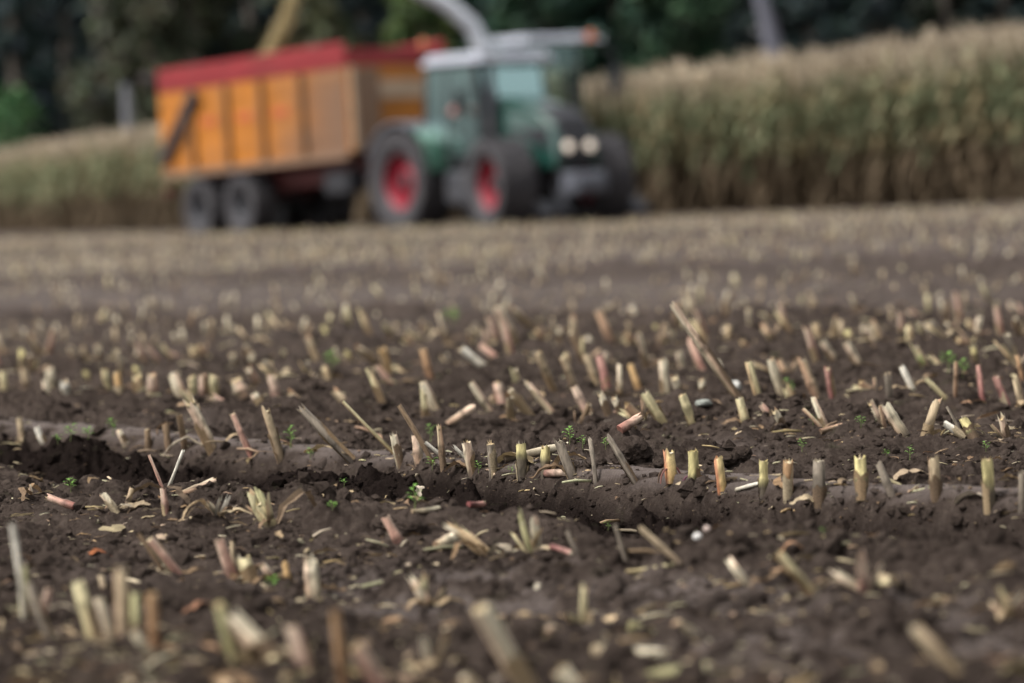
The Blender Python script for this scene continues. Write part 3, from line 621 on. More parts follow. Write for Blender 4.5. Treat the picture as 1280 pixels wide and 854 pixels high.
def build_trailer():
    P = at_depth(288, 293, 92.3); a = math.radians(-56.5); h = Vector((math.cos(a), math.sin(a), 0)); left = Vector((-h.y, h.x, 0)); org = P + left * 1.0
    t = empty('silage_trailer', (org.x, org.y, gz(org.x, org.y) - .02), a, 'high sided orange silage trailer with red top boards and tandem axle behind the tractor', 'trailer'); t.rotation_euler = (0, math.radians(-1.5), a)
    XR, XF, Wd, Z0, Z1, Z2 = TR
    for s in (-1, 1):
        for x in (-.92, .92): wheel(t, 'wheel', (x, s * .98, .68), .68, .58, M_DGREY, .33, 16, s)
    b = MB()
    for x in (-.92, .92): b.tube([(x, -.98, .68), (x, .98, .68)], .07, 8)
    b.build('axle', M_DGREY, t)
    b = MB()
    for s in (-1, 1): b.box((XR + .3, s * .45 - .07, .95), (XF - .1, s * .45 + .07, 1.50)); b.box((-1.1, s * .45 - .05, .72), (1.1, s * .45 + .05, .945))
    for x in (-2, 0, 2, 4): b.box((x - .06, -.376, 1.0), (x + .06, .376, 1.2))
    b.build('chassis', M_REDCH, t, bevel=.01)
    b = MB(); b.tube([(XF - .3, .40, 1.0), (XF + 1.1, .05, .72), (XF + 1.5, 0, .66)], .08, 6); b.tube([(XF - .3, -.40, 1.0), (XF + 1.1, -.05, .72)], .08, 6); b.tube([(XF + .9, .3, .35), (XF + .9, .3, 1.1)], .05, 8); b.build('drawbar', M_REDCH, t)
    b = MB(); b.box((XF - 1.3, -1.12, .72), (XF - .35, -.68, 1.18)); b.build('tool_box', M_BLACK, t, bevel=.03)
    b = MB(); b.box((XR + .05, -Wd + .06, Z0), (XF - .05, Wd - .06, Z0 + .10)); b.build('floor', M_DUSTYOR, t)
    st = [XR, XR + 1.45, XR + 3.0, XR + 4.5, XR + 6.15, XF]
    for s in (-1, 1):
        y0, y1 = sorted((s * (Wd - .05), s * Wd)); yo = s * (Wd + .055)
        b = MB(); b.box((XR, y0, Z0), (XF - .04, y1, Z1))
        for z in (.35, .72, 1.08, 1.45): b.box((XR + .02, *sorted((s * Wd, s * (Wd + .018)))[:1], Z0 + z * .95), (XF - .05, sorted((s * Wd, s * (Wd + .018)))[1], Z0 + z * .95 + .15))
        side = b.build('side_panel', M_SIDE, t, bevel=.006)
        for k, x in enumerate(st[1:-1]):
            d = MB(); d.box((x - .07, *sorted((s * (Wd + .02), s * (Wd + .12)))[:1], Z0 - .02), (x + .07, sorted((s * (Wd + .02), s * (Wd + .12)))[1], Z1 - .04)); d.build('side_rib', M_ORRIB, side, bevel=.015)
        d = MB(); d.prism([(XR + .02, Z0 + .32), (XR + .20, Z0 + .10), (XR + 1.95, Z1 - .14), (XR + 1.66, Z1 - .02)], *sorted((s * (Wd + .125), s * (Wd + .17)))); d.build('rear_strut', M_BLACK, side)
        d = MB(); d.box((XR, *sorted((s * (Wd + .001), s * (Wd + .10)))[:1], Z0 - .16), (XF, sorted((s * (Wd + .001), s * (Wd + .10)))[1], Z0 - .022)); d.build('lower_rail', M_DUSTYOR, side, bevel=.01)
        b = MB(); b.box((XR, *sorted((s * (Wd - .04), s * (Wd + .03)))[:1], Z1 + .003), (XF - .05, sorted((s * (Wd - .04), s * (Wd + .03)))[1], Z2))
        for z in (.14, .32): b.box((XR + .01, *sorted((s * (Wd + .03), s * (Wd + .055)))[:1], Z1 + z), (XF - .06, sorted((s * (Wd + .03), s * (Wd + .055)))[1], Z1 + z + .04))
        b.build('top_board', M_REDB, t, bevel=.01)
        for k in (1, 2, 3):
            d = MB(); c = st[k] + .68; d.box((c - .32, *sorted((s * (Wd + .019), s * (Wd + .023)))[:1], Z0 + .90), (c + .32, sorted((s * (Wd + .019), s * (Wd + .023)))[1], Z0 + 1.06)); d.build('red_marking', mat_mark, side)
    b = MB(); b.box((XF - .035, -Wd, Z0 - .02), (XF + .02, Wd, Z1)); fw = b.build('front_wall', M_ORANGE, t)
    d = MB(); d.box((XF + .022, -Wd + .05, Z1 - .70), (XF + .07, Wd - .05, Z1 - .30)); d.build('cross_beam', M_BEIGE, fw, bevel=.01)
    for y in (-Wd + .08, Wd - .08):
        d = MB(); d.box((XF + .075, y - .06, Z0), (XF + .15, y + .06, Z1 - .02)); d.build('front_post', M_BEIGE, fw, bevel=.01)
    d = MB(); d.box((XF + .075, -Wd + .18, Z0 + .02), (XF + .11, -Wd + .72, Z1 - .04)); d.build('front_panel', M_DUSTYOR, fw, bevel=.01)
    b = MB(); b.box((XF - .04, -Wd - .03, Z1 + .003), (XF + .03, Wd + .03, Z2 - .15)); b.build('front_board', M_REDB, t, bevel=.01)
    b = MB(); b.box((XR - .06, -Wd, Z0), (XR - .003, Wd, Z2 - .02)); b.build('tailgate', M_ORANGE, t, bevel=.01)
    for s in (-1, 1):
        b = MB(); b.box((XR - .10, s * 1.05 - .12, 1.0), (XR + .02, s * 1.05 + .12, 1.2)); b.build('tail_light', M_REDCH, t)
    return t
mat_mark = mat('worn_red_lettering', (.42, .09, .03), .6, nscale=12, namt=.4)
TR = (-2.35, 5.55, 1.22, 1.56, 3.30, 3.80)
TRAILER = build_trailer()

def build_harvester():
    q = at_depth(668, 45, 92.0); a = math.radians(-57.5); h = Vector((math.cos(a), math.sin(a), 0)); org = Vector((q.x, 92.0, 0)) - h * 1.0 + Vector((.05, 0, 0))
    t = empty('forage_harvester', (org.x, org.y, gz(org.x, org.y) - .03), a, 'self propelled forage harvester half hidden behind the tractor, pale roof with amber beacons', 'harvester')
    for s in (-1, 1): wheel(t, 'front_wheel', (.9, s * 1.05, .92), .92, .62, M_DGREY, .48, 18, s); wheel(t, 'rear_wheel', (-2.2, s * .95, .66), .66, .48, M_DGREY, .33, 16, s)
    b = MB(); b.prism([(-3.6, 1.1), (-3.5, 2.35), (-2.4, 2.6), (-.2, 2.6), (-.2, 1.0), (-3.2, .9)], -1.15, 1.15); b.box((-.2, -.55, .7), (1.6, .55, 1.7)); b.build('body', M_DGREY, t, bevel=.05)
    b = MB()
    for x in (.12, 1.40):
        for s in (-1, 1): b.tube([(x, s * .80, 1.72), (x, s * .80, 3.84)], .05, 6)
    b.box((.05, -.85, 1.60), (1.46, .85, 1.74)); b.build('cab_frame', M_BLACK, t)
    b = MB(); b.box((.16, -.79, 1.76), (1.36, -.765, 3.82)); b.build('side_window', M_GLASS, t); b = MB(); b.box((.16, .765, 1.76), (1.36, .79, 3.82)); b.build('side_window', M_GLASS, t)
    b = MB(); b.box((1.38, -.74, 1.76), (1.41, .74, 3.82)); b.build('windscreen', M_GLASS, t)
    b = MB(); b.box((.08, -.74, 1.75), (.13, .74, 3.82)); b.build('rear_wall', M_BLACK, t)
    b = MB(); b.box((.5, -.25, 1.75), (1.0, .25, 2.2)); b.box((.45, -.25, 2.2), (.6, .25, 2.9)); b.build('driver_seat', M_BLACK, t, bevel=.03)
    b = MB(); b.box((-.05, -1.0, 3.84), (2.15, 1.0, 3.92)); b.box((.05, -.92, 3.92), (2.0, .92, 4.02)); r = b.build('cab_roof', M_WHITE, t, bevel=.05)
    for x, y in ((-.07, -.70), (2.165, .62)):
        d = MB(); d.tube([(x, y, 3.88), (x, y, 4.02), (x, y, 4.06)], [.10, .10, .05], 10); d.build('beacon', M_AMBER, r, smooth=True)
    b = MB(); b.tube([(1.95, .86, 3.74), (2.25, 1.12, 3.60), (2.28, 1.14, 3.3)], .03, 6); m = b.build('mirror_arm', M_BLACK, t); d = MB(); d.box((2.22, 1.02, 2.70), (2.34, 1.26, 3.3)); d.build('mirror', M_DGREY, m, bevel=.03)
    b = MB(); b.box((2.0, -1.4, .25), (2.5, 1.4, .95)); b.prism([(1.3, .8), (1.3, 1.4), (2.05, .9), (2.05, .4)], -.4, .4); hd = b.build('maize_header', M_DGREY, t, bevel=.03)
    for y in (-1.2, -.6, 0, .6, 1.2):
        d = MB(); d.prism([(2.5, .22), (2.5, .7), (3.1, .2)], y - .13, y + .13); d.build('row_divider', M_DGREY, hd)
    # spout: in world points turned into the harvester's own frame
    inv = Matrix.LocRotScale(t.location, t.rotation_euler, None).inverted()
    Wp = [at_depth(606, 92, 91.6), at_depth(603, 60, 91.6), at_depth(588, 30, 91.5), at_depth(556, 4, 91.3), at_depth(510, -20, 91.1), at_depth(455, -38, 90.9), at_depth(405, -42, 90.8), at_depth(382, -34, 90.7)]
    b = MB(); b.tube([inv @ p for p in Wp], [.22, .21, .20, .195, .19, .18, .17, .16], 8); sp = b.build('spout', M_SILVER, t, smooth=True)
    d = MB(); d.tube([inv @ at_depth(384, -35, 90.7), inv @ at_depth(370, -22, 90.65)], [.17, .20], 6, caps=False); d.build('deflector', M_DGREY, sp)
    d = MB(); d.tube([inv @ at_depth(608, 100, 91.6), inv @ at_depth(606, 80, 91.6)], [.36, .34], 14); d.build('turntable', M_DGREY, sp)
    return t
HARV = build_harvester()
def build_stream():
    n = 7500; f = RNG.random(n); px = 372 - 20 * f - 22 * f * f; py = -24 + 100 * f; V = []
    P = np.array([tuple(at_depth(a + RNG.normal(0, 3.4 + 2.2 * k), c, 90.65 + RNG.normal(0, .09))) for a, c, k in zip(px, py, f)])
    m = MB(); m.add([(-1, -.4, 0), (1, -.4, 0), (1, .4, .2), (-1, .4, .1)], [(0, 1, 2, 3)]); T = template(m)
    o = scatter('chopped_maize', [(T[0], T[1], np.tile([.56, .46, .26], (4, 1)))], np.zeros(n, int), P, rot_zyx(RNG.random(n) * 6.28, RNG.random(n) * 3.1, RNG.random(n) * 6.28) * RNG.uniform(.012, .030, n)[:, None, None], M_DRY, RNG.uniform(.7, 1.25, (n, 1)) * np.ones((1, 3)))
    tag(o, 'pale yellow stream of chopped maize falling from the spout into the trailer', 'chopped maize', kind='stuff')
build_stream()
# ------------------------------------------------------------------ stubble, litter, weeds
PAL = dict(yellow=((.26, .20, .10), (.68, .60, .36)), pale=((.30, .23, .145), (.72, .64, .47)), tan=((.17, .12, .078), (.52, .41, .265)), grey=((.12, .095, .075), (.34, .285, .22)),
           pink=((.23, .115, .09), (.62, .48, .36)), red=((.19, .065, .06), (.46, .26, .21)), brown=((.11, .068, .042), (.30, .21, .13)), green=((.21, .185, .09), (.54, .50, .27)), white=((.42, .37, .28), (.78, .73, .62)),
           halfred=((.38, .24, .09), (.70, .56, .28)), twotone=((.10, .080, .056), (.58, .50, .24)), rust=((.17, .085, .045), (.46, .29, .16)), orange=((.28, .16, .07), (.60, .40, .19)))
def stem_mb(Q, r, pal, rng, n=12, bend=0.0, node=None, jag=.8, flat=1.0):
    """cut stem from the origin to Q, its skin streaked along the length, with a torn rim"""
    b = MB(); Q = Vector(Q); L = Q.length; d = Q.normalized(); a = d.orthogonal().normalized(); c = d.cross(a); lo, hi = PAL[pal]; side = a * rng.uniform(-1, 1) + c * rng.uniform(-1, 1)
    m = max(6, min(26, int(L / .011))); st = [rng.uniform(.72, 1.25) for _ in range(n)]; pk = rng.uniform(0, 6.28); vs = []; cs = []; fs = []; mud = rng.uniform(.012, .030); spots = [[rng.random() < .17 for _ in range(6)] for _ in range(6)]
    node = node if node is not None else rng.uniform(.3, .7)
    for i in range(m):
        f = i / (m - 1) * 1.0; p = d * (L * f) + side * (bend * L * math.sin(math.pi * f)); rr = r * (1.10 - .13 * f)
        g = math.exp(-((f - node) * L / .0045) ** 2); rr *= 1 + .22 * g + .05 * math.sin(9 * f + pk)
        for k in range(n):
            w = 2 * math.pi * k / n; e = rr * (1 + .06 * math.sin(3 * w + pk)); q = p + (a * math.cos(w) * e + c * math.sin(w) * e * flat)
            if i == m - 1: q += d * r * jag * (rng.random() - .35)
            t = min(1, max(0, (f - node) * 5 + .5)) if pal == 'twotone' else f ** 1.1
            k1 = st[k] * rng.uniform(.84, 1.14) * (1 - .55 * g) * (.55 if spots[int(f * 5.99)][k % 6] else 1); col = [(lo[j] * (1 - t) + hi[j] * t) * k1 for j in range(3)]
            rb = (.95 * max(0, min(.85, math.sin(w - .6) * 2)) if pal == 'halfred' else .35 * max(0, math.sin(w + pk))) if pal in ('yellow', 'pale', 'pink', 'tan', 'halfred') else 0
            col = (col[0] * (1 - .22 * rb), col[1] * (1 - .62 * rb), col[2] * (1 - .52 * rb)) if pal == 'halfred' else (col[0] * (1 + .1 * rb), col[1] * (1 - .45 * rb), col[2] * (1 - .45 * rb)); mm = .8 * max(0, 1 - q.z / (mud * rng.uniform(.5, 1.5))) if Q.z > .03 else 0; col = tuple(v * (1 - mm) + e * mm for v, e in zip(col, (.045, .034, .030))); vs.append(q); cs.append(col)
    for i in range(m - 1):
        for k in range(n): j = (k + 1) % n; fs.append((i * n + k, i * n + j, (i + 1) * n + j, (i + 1) * n + k))
    fs.append(tuple(reversed(range(n)))); b.add(vs, fs, cs); return b, d, a, c, L
def pith_mb(d, a, c, L, r, rng, off=Vector((0, 0, 0))):
    """pale spongy cut face with a few torn fibres"""
    b = MB(); n = 12; o = d * (L - r * .18); hi = rng.choice([(.66, .55, .36), (.72, .64, .48), (.60, .46, .27)])
    vs = [o + d * r * .25]; cs = [hi]
    for q, z in ((.5, .12), (.93, .05)):
        for k in range(n): w = 2 * math.pi * k / n; g9 = rng.uniform(.7, 1.1); vs.append(o + (a * math.cos(w) + c * math.sin(w)) * r * q + d * r * (z + .4 * (rng.random() - .4))); cs.append(tuple(v * g9 for v in hi))
    fs = [(0, 1 + k, 1 + (k + 1) % n) for k in range(n)] + [(1 + k, 1 + n + k, 1 + n + (k + 1) % n, 1 + (k + 1) % n) for k in range(n)]; b.add(vs, fs, cs)
    for k in range(rng.randint(4, 9)):
        w = rng.uniform(0, 6.28); p = o + (a * math.cos(w) + c * math.sin(w)) * r * rng.uniform(.5, 1.02); u = (d + (a * math.cos(w) + c * math.sin(w)) * rng.uniform(-.2, .6)).normalized(); l = r * rng.uniform(.5, 1.5); sdv = d.cross(a * math.cos(w) + c * math.sin(w)) * r * rng.uniform(.05, .13)
        b.add([p - sdv, p + sdv, p + u * l], [(0, 1, 2)], hi)
    return b
def wrap_mb(d, a, c, L, r, rng):
    """dead sheath still clasping the stem: a part shell with a ragged, flaring rim"""
    b = MB(); n = 9; m = 6; w0 = rng.uniform(0, 6.28); span = rng.uniform(2.6, 4.6); top = L * rng.uniform(.40, .80); col = rng.choice([(.30, .22, .13), (.22, .15, .085), (.40, .32, .21), (.16, .11, .07)]); vs = []; cs = []; fs = []
    rag = [rng.uniform(-.25, .25) for _ in range(n)]; sh = [rng.uniform(.7, 1.2) for _ in range(n)]
    for i in range(m):
        f = i / (m - 1)
        for k in range(n):
            w = w0 + span * k / (n - 1); e = r * (1.16 + .25 * f * f * (1 if k in (0, 1, n - 2, n - 1) else .35)); vs.append(d * top * (f * (1 + rag[k])) + (a * math.cos(w) + c * math.sin(w)) * e); cs.append(tuple(v * sh[k] for v in col))
    for i in range(m - 1):
        for k in range(n - 1): q = i * n + k; fs.append((q, q + 1, q + n + 1, q + n))
    return b.add(vs, fs, cs)
def roots_mb(r, rng, pal='red'):
    b = MB(); lo, hi = PAL[pal]
    for k in range(rng.randint(5, 8)):
        w = k * 6.28 / 7 + rng.uniform(-.3, .3); l = r * rng.uniform(1.5, 2.6); u = Vector((math.cos(w), math.sin(w), 0)); z = r * rng.uniform(.8, 1.7); cc = tuple(lo[j] * rng.uniform(.6, 1.5) for j in range(3))
        b.tube([u * r * .6 + Vector((0, 0, z * 1.2)), u * l * .6 + Vector((0, 0, z)), u * l * .9 + Vector((0, 0, z * .35)), u * l + Vector((0, 0, -.012))], [r * .17, r * .19, r * .17, r * .11], 6, cc)
    return b
def leaf_mb(L, w, rng, col, curl=1.0, arch=.25, n=16):
    """a dried leaf or husk: a buckled ribbon lying or arching from the origin along x"""
    b = MB(); ph = rng.uniform(0, 6.28); pts = []; wd = []; cs = []; tw = rng.uniform(-.3, .3); arch *= rng.uniform(.35, .75)
    for i in range(n):
        f = i / (n - 1); pts.append((L * f, L * (.14 * math.sin(2.5 * f + ph) - .14 * math.sin(ph) + .03 * math.sin(11 * f + 2 * ph)) * curl, L * (arch * math.sin(math.pi * min(1, f * 1.05)) + .035 * math.sin(8 * f + ph) + .02 * math.sin(17 * f + 2 * ph))))
        wd.append(w * (math.sin(math.pi * (.10 + .86 * f)) ** .7) * rng.uniform(.6, 1.15)); g9 = rng.uniform(.65, 1.2); cs.append(tuple(v * g9 for v in col))
    b.ribbon(pts, wd, (tw, 1, rng.uniform(-.4, .4)), rng.uniform(-.2, .7), cs); return b
def turned(b, rz, ry=0.0):
    M = Matrix.Rotation(rz, 3, 'Z') @ Matrix.Rotation(ry, 3, 'Y'); b.v = [tuple(M @ Vector(p)) for p in b.v]; return b
DRYC = [(.34, .25, .15), (.26, .17, .095), (.42, .33, .21), (.19, .125, .075), (.36, .30, .22)]
HERO_PX = []
def basis(bx, by, tx, ty, extra_depth=0.0):
    """foot on the ground under a picture point, and the vector to the top at the foot's own distance"""
    B = on_ground(bx, by); T = at_depth(tx, ty, B.y + extra_depth); HERO_PX.append((bx, by)); return B, T - B, B.y / FPX
def stub(bx, by, tx, ty, w, pal, label, feat='', name='maize_stub', cat='maize stub', group=None):
    rng = random.Random(int(bx * 7 + by * 13)); B, Q, s = basis(bx, by, tx, ty); r = w * s / 2 * .90
    Q = Q + Vector((0, rng.uniform(-.25, .25) * Q.length, 0)); foot = Q.normalized() * min(.02, Q.length * .3)
    b, d, a, c, L = stem_mb(Q + foot, r, pal, rng, bend=.10 if 'b' in feat else rng.uniform(-.02, .02), jag=3.0 if 'j' in feat else rng.uniform(.6, 1.6))
    o = b.build(name, M_STEM, None, smooth=True); o.location = B - foot; tag(o, label, cat, group)
    if 'c' not in feat:
        p = pith_mb(d, a, c, L, r * .97, rng); p.build('cut_face', M_PITH, o)
    if 'r' in feat: roots_mb(r, rng).build('prop_roots', M_STEM, o, smooth=True).location = foot * .9
    if 's' in feat or ('c' not in feat and rng.random() < .55): wrap_mb(d, a, c, L, r, rng).build('clasping_sheath', M_DRY, o, smooth=True)
    if 's' in feat:
        for k in range(rng.randint(1, 2)):
            l = turned(leaf_mb(L * rng.uniform(.4, .9) + .02, r * rng.uniform(.7, 1.3), rng, rng.choice(DRYC), 1, rng.uniform(.1, .4)), rng.uniform(-.6, .6) + (math.pi if k else 0), 0); e = l.build('leaf_sheath', M_DRY, o, smooth=True); e.location = foot
    return o
def lying(ax, ay, bx, by, w, pal, label, name='stem_piece', cat='stem piece', lift=.0, pith=True):
    rng = random.Random(int(ax * 5 + ay * 11)); A = on_ground(ax, ay); Bp = on_ground(bx, by) if lift == 0 else at_depth(bx, by, A.y + .03)
    HERO_PX.append((ax, ay))
    if (Bp - A).length > 4 * math.hypot(bx - ax, by - ay) * A.y / FPX + .02: Bp = at_depth(bx, by, A.y + .03)
    r = w * A.y / FPX / 2; up = Vector((0, 0, r * .7)); b, d, a, c, L = stem_mb(Bp - A, r, pal, rng, bend=rng.uniform(-.05, .05), jag=1.6)
    o = b.build(name, M_STEM, None, smooth=True); o.location = A + up; tag(o, label, cat)
    if pith: pith_mb(d, a, c, L, r * .95, rng).build('cut_face', M_PITH, o)
    return o
def crushed(bx, by, strips, label, core=None, leaves=2):
    """a stub split by wheels or blade: a short core and strips splayed from it; strips = (tx, ty, width px, colour)"""
    rng = random.Random(int(bx * 3 + by)); B, Q, s = basis(bx, by, bx, by - 10); core = core or (strips[0][0], strips[0][1], strips[0][2], strips[0][3])
    T = at_depth(core[0], core[1], B.y); b, d, a, c, L = stem_mb((T - B) * .75, core[2] * s / 2, core[3], rng, jag=2.6, flat=.6); o = b.build('split_stub', M_STEM, None, smooth=True); o.location = B - Vector((0, 0, .006)); tag(o, label, 'split stub')
    pith_mb(d, a, c, L, core[2] * s / 2 * .8, rng).build('cut_face', M_PITH, o)
    for tx, ty, w, pal in strips:
        T = at_depth(tx, ty, B.y + rng.uniform(-.03, .05)); q = T - B; st = Vector((rng.uniform(-.5, .5), rng.uniform(-.5, .5), 0)) * w * s; b, d, a, c, L = stem_mb(q - st, w * s / 2, pal, rng, n=8, bend=rng.uniform(-.12, .12), jag=3.5, flat=.28); e = b.build('split_strip', M_STEM, o, smooth=True); e.location = st
    for k in range(leaves):
        l = turned(leaf_mb(rng.uniform(.05, .12), rng.uniform(.006, .012), rng, rng.choice(DRYC), 1.5, rng.uniform(.1, .5)), rng.uniform(0, 6.28)); l.build('torn_husk', M_DRY, o, smooth=True).location = (0, 0, .004)
    return o
def leaf(ax, ay, bx, by, w, col, label, arch=.25, name='dead_leaf', cat='dead leaf'):
    rng = random.Random(int(ax * 17 + ay)); A = on_ground(ax, ay); Bp = on_ground(bx, by); v = Bp - A
    if v.length > 2.5 * math.hypot(bx - ax, by - ay) * A.y / FPX + .02: v = at_depth(bx, by, A.y + .02) - A
    b = turned(leaf_mb(v.length, w * A.y / FPX / 2, rng, col, 1.0, arch), math.atan2(v.y, v.x), -math.asin(max(-.8, min(.8, v.z / max(v.length, .01))))); HERO_PX.append((ax, ay))
    o = b.build(name, M_DRY, None, smooth=True); o.location = A + Vector((0, 0, .004)); return tag(o, label, cat)
def weed(bx, by, hpx, label, n=7, col=(.19, .36, .075), spread=1.0, name='weed_seedling'):
    rng = random.Random(int(bx + by * 3)); B = on_ground(bx, by); s = B.y / FPX; h = hpx * s; b = MB(); lv = MB()
    b.tube([(0, 0, -.01), (.06 * h, 0, h * .5), (0, .03 * h, h * .95)], [h * .030, h * .025, h * .016], 6, (.20, .24, .09))
    for k in range(n):
        a = k * 2.4 + rng.random(); z = h * (.35 + .65 * k / n); L = h * rng.uniform(.28, .5) * spread; d = Vector((math.cos(a), math.sin(a), 0)); p = Vector((.05 * h * (1 - k / n), 0, z)); g9 = rng.uniform(.75, 1.25); cc = tuple(v * g9 for v in col)
        b.tube([p, p + d * L * .35 + Vector((0, 0, L * .2))], [h * .012, h * .008], 4, (.16, .24, .07))
        lv.ribbon([p + d * L * .3 + Vector((0, 0, L * .18)), p + d * L * .55 + Vector((0, 0, L * .33)), p + d * L * .8 + Vector((0, 0, L * .36)), p + d * L + Vector((0, 0, L * .28))], [L * .05, L * .22, L * .20, L * .02], (-d.y, d.x, 0), .25, cc)
    o = b.build(name, M_WEED, None, smooth=True); o.location = B; lv.build('leaves', M_WEED, o, smooth=True); return tag(o, label, 'weed')
def clod(bx, by, wpx, label, hgt=.6, name='soil_clod', m=None, cat='soil clod'):
    rng = np.random.default_rng(int(bx * 3 + by)); B = on_ground(bx, by); r = wpx * B.y / FPX / 2; bm = bmesh.new(); bmesh.ops.create_icosphere(bm, subdivisions=4, radius=1); sd = int(bx)
    P = np.array([v.co for v in bm.verts]); q = fbm(P[:, 0] * 1.7 + P[:, 2] * .9, P[:, 1] * 1.7 - P[:, 2] * 1.3, sd, 5, .62); l = lumps(P[:, 0] * 2.6 + P[:, 2], P[:, 1] * 2.6 + P[:, 2] * 1.7, sd + 5)
    for v, a, c in zip(bm.verts, q, l): v.co = v.co * (.85 + .34 * a + .16 * c) * r; v.co.z *= hgt
    me = bpy.data.meshes.new(name); bm.to_mesh(me); bm.free(); me.materials.append(m or M_SOIL); me.polygons.foreach_set('use_smooth', [m is not None] * len(me.polygons))
    o = link(name, me); o.location = B + Vector((0, 0, r * hgt * (.35 if m is None else .85))); return tag(o, label, cat)

# --- the sharp row behind the tyre-pressed edge, left to right
RB = 'by the tyre-pressed edge'
stub(27, 547, 24, 523, 9, 'tan', 'small tan stub at the left edge, left of the green moss patch')
stub(54, 553, 46, 536, 9, 'white', 'short whitish stub leaning left beside the green patch at far left')
stub(157, 556, 149, 540, 9, 'pale', 'short pale leaning stub right of the green patch at far left')
stub(186, 562, 184, 537, 9, 'brown', 'brown stub left of the thick pale leaning stub', 's')
stub(211, 563, 207, 530, 9, 'brown', 'brown stub under a curled dead leaf, left of the thick pale leaner', 'c')
leaf(196, 545, 219, 532, 12, (.20, .125, .07), 'curled brown leaf hooked over a brown stub in the sharp row', .4)
stub(232, 564, 225, 520, 9, 'brown', 'thin brown stub just left of the thick pale leaning stub', 'c')
stub(265, 563, 238, 505, 15, 'pale', 'thick pale stub leaning left with a split top', 'js', 'maize_stub')
stub(254, 556, 246, 507, 5, 'tan', 'thin splinter standing against the thick pale leaning stub', 'cj')
stub(314, 573, 291, 518, 9, 'pink', 'slim reddish stub with a pale cut top, leaning left')
stub(351, 576, 333, 514, 11, 'tan', 'tall tan stub with a frayed ragged top at left of the sharp row', 'js')
stub(440, 578, 379, 514, 12, 'grey', 'long grey stalk leaning far left with a split white tip', 'js', 'leaning_stalk', 'leaning stalk')
leaf(378, 575, 448, 572, 15, (.40, .30, .17), 'curled straw leaf lying under the long grey leaning stalk', .18)
stub(499, 577, 429, 502, 5, 'yellow', 'very thin yellow stalk leaning left in the sharp row', 'c', 'leaning_stalk', 'leaning stalk')
stub(500, 580, 492, 545, 11, 'pale', 'pale pinkish stub at the foot of the very thin yellow stalk', 's')
stub(541, 580, 499, 508, 7, 'brown', 'long brown and yellow stalk leaning left with a pointed tip', 'cb', 'leaning_stalk', 'leaning stalk')
stub(523, 577, 519, 545, 12, 'pale', 'broad pale stub behind the pointed brown stalk')
stub(556, 579, 532, 553, 5, 'white', 'thin white splinter crossing the pointed brown stalk', 'c')
stub(554, 587, 549, 536, 8, 'tan', 'tall thin tan stub with frayed top, right of the pointed stalk', 'js')
stub(590, 588, 583, 555, 14, 'pale', 'half yellow half grey stub with a white splinter at its left side', 's')
stub(584, 576, 568, 559, 5, 'white', 'short white splinter leaning on a half grey stub', 'cj')
stub(616, 593, 613, 555, 12, 'grey', 'greyish upright stub fourth left of the red-rooted stub', 's')
stub(653, 593, 651, 557, 14, 'twotone', 'stub with pale upper half and dark lower joint before the lying stem', 's')
stub(683, 594, 682, 559, 13, 'twotone', 'yellow-green topped stub with dark base just right of the pale jointed one', '')
stub(715, 596, 699, 553, 13, 'grey', 'grey frayed stub leaning left over the end of the lying stem', 'js')
lying(631, 581, 716, 560, 11, 'pale', 'pale stem lying behind the upright stubs in the middle', lift=.03)
leaf(620, 585, 668, 585, 18, (.38, .28, .15), 'tan husk wrapped round the end of the lying pale stem', .3)
leaf(690, 592, 735, 580, 12, (.30, .21, .12), 'folded brown husk right of the grey frayed stub', .3)
lying(683, 598, 711, 598, 9, 'pink', 'stubby pinkish stem end lying on the pressed soil edge')
stub(745, 604, 738, 551, 6, 'grey', 'thin grey stub left of the slanting grey stalk', 'cj')
stub(794, 605, 762, 549, 9, 'grey', 'slanting grey stalk left of the red-rooted stub', 'j', 'leaning_stalk', 'leaning stalk')
stub(839, 604, 836, 567, 16, 'halfred', 'yellow and red cut stub standing on red prop roots', 'r')
stub(868, 606, 866, 565, 15, 'twotone', 'stub with a broad cream top and reddish foot, right of the red-rooted one', 'rs')
stub(903, 613, 898, 574, 13, 'halfred', 'reddish yellow stub with a torn strip at its left')
stub(955, 619, 954, 577, 12, 'twotone', 'slim jointed stub pale above and grey below, right of the reddish yellow stub', '')
stub(986, 620, 985, 577, 14, 'rust', 'rusty orange stub left of the tall thick grey stub', 's')
stub(1025, 626, 1024, 577, 17, 'grey', 'thick tall grey stub with streaked bark, sharp row right of centre', 's')
stub(1078, 621, 1076, 574, 16, 'twotone', 'stub with a bright yellow-green upper half and a grey lower half', '')
stub(1115, 621, 1098, 579, 11, 'grey', 'grey leaning stub between two yellow-green topped stubs', 'c')
stub(1171, 623, 1167, 574, 15, 'tan', 'upright brownish stub left of the last yellow-green stub', '')
stub(1237, 636, 1233, 575, 15, 'twotone', 'tall yellow-green stub with a dark foot near the right edge', 's')
stub(1278, 640, 1277, 590, 10, 'grey', 'dark grey stub cut off by the right edge of the picture', 'c')
lying(921, 619, 950, 606, 5, 'white', 'thin white straw lying left of the slim jointed stub')
lying(905, 603, 975, 597, 6, 'tan', 'long beige straw lying behind the slim jointed stub', lift=.02)
leaf(1120, 605, 1160, 596, 12, (.40, .30, .20), 'twisted pale husk left of the upright brownish stub', .25)
leaf(1195, 634, 1238, 632, 22, (.40, .33, .25), 'crumpled grey-beige husk before the tall yellow-green stub', .35)
leaf(986, 625, 955, 608, 12, (.24, .15, .08), 'brown husk hanging from the rusty orange stub', .3)
leaf(1190, 585, 1216, 600, 10, (.48, .30, .18), 'small orange-beige leaf between the last two tall stubs', .2)
clod(790, 575, 52, 'largest dark soil clod, behind the slanting grey stalk', .75); clod(745, 583, 30, 'rounded clod left of the slanting grey stalk')
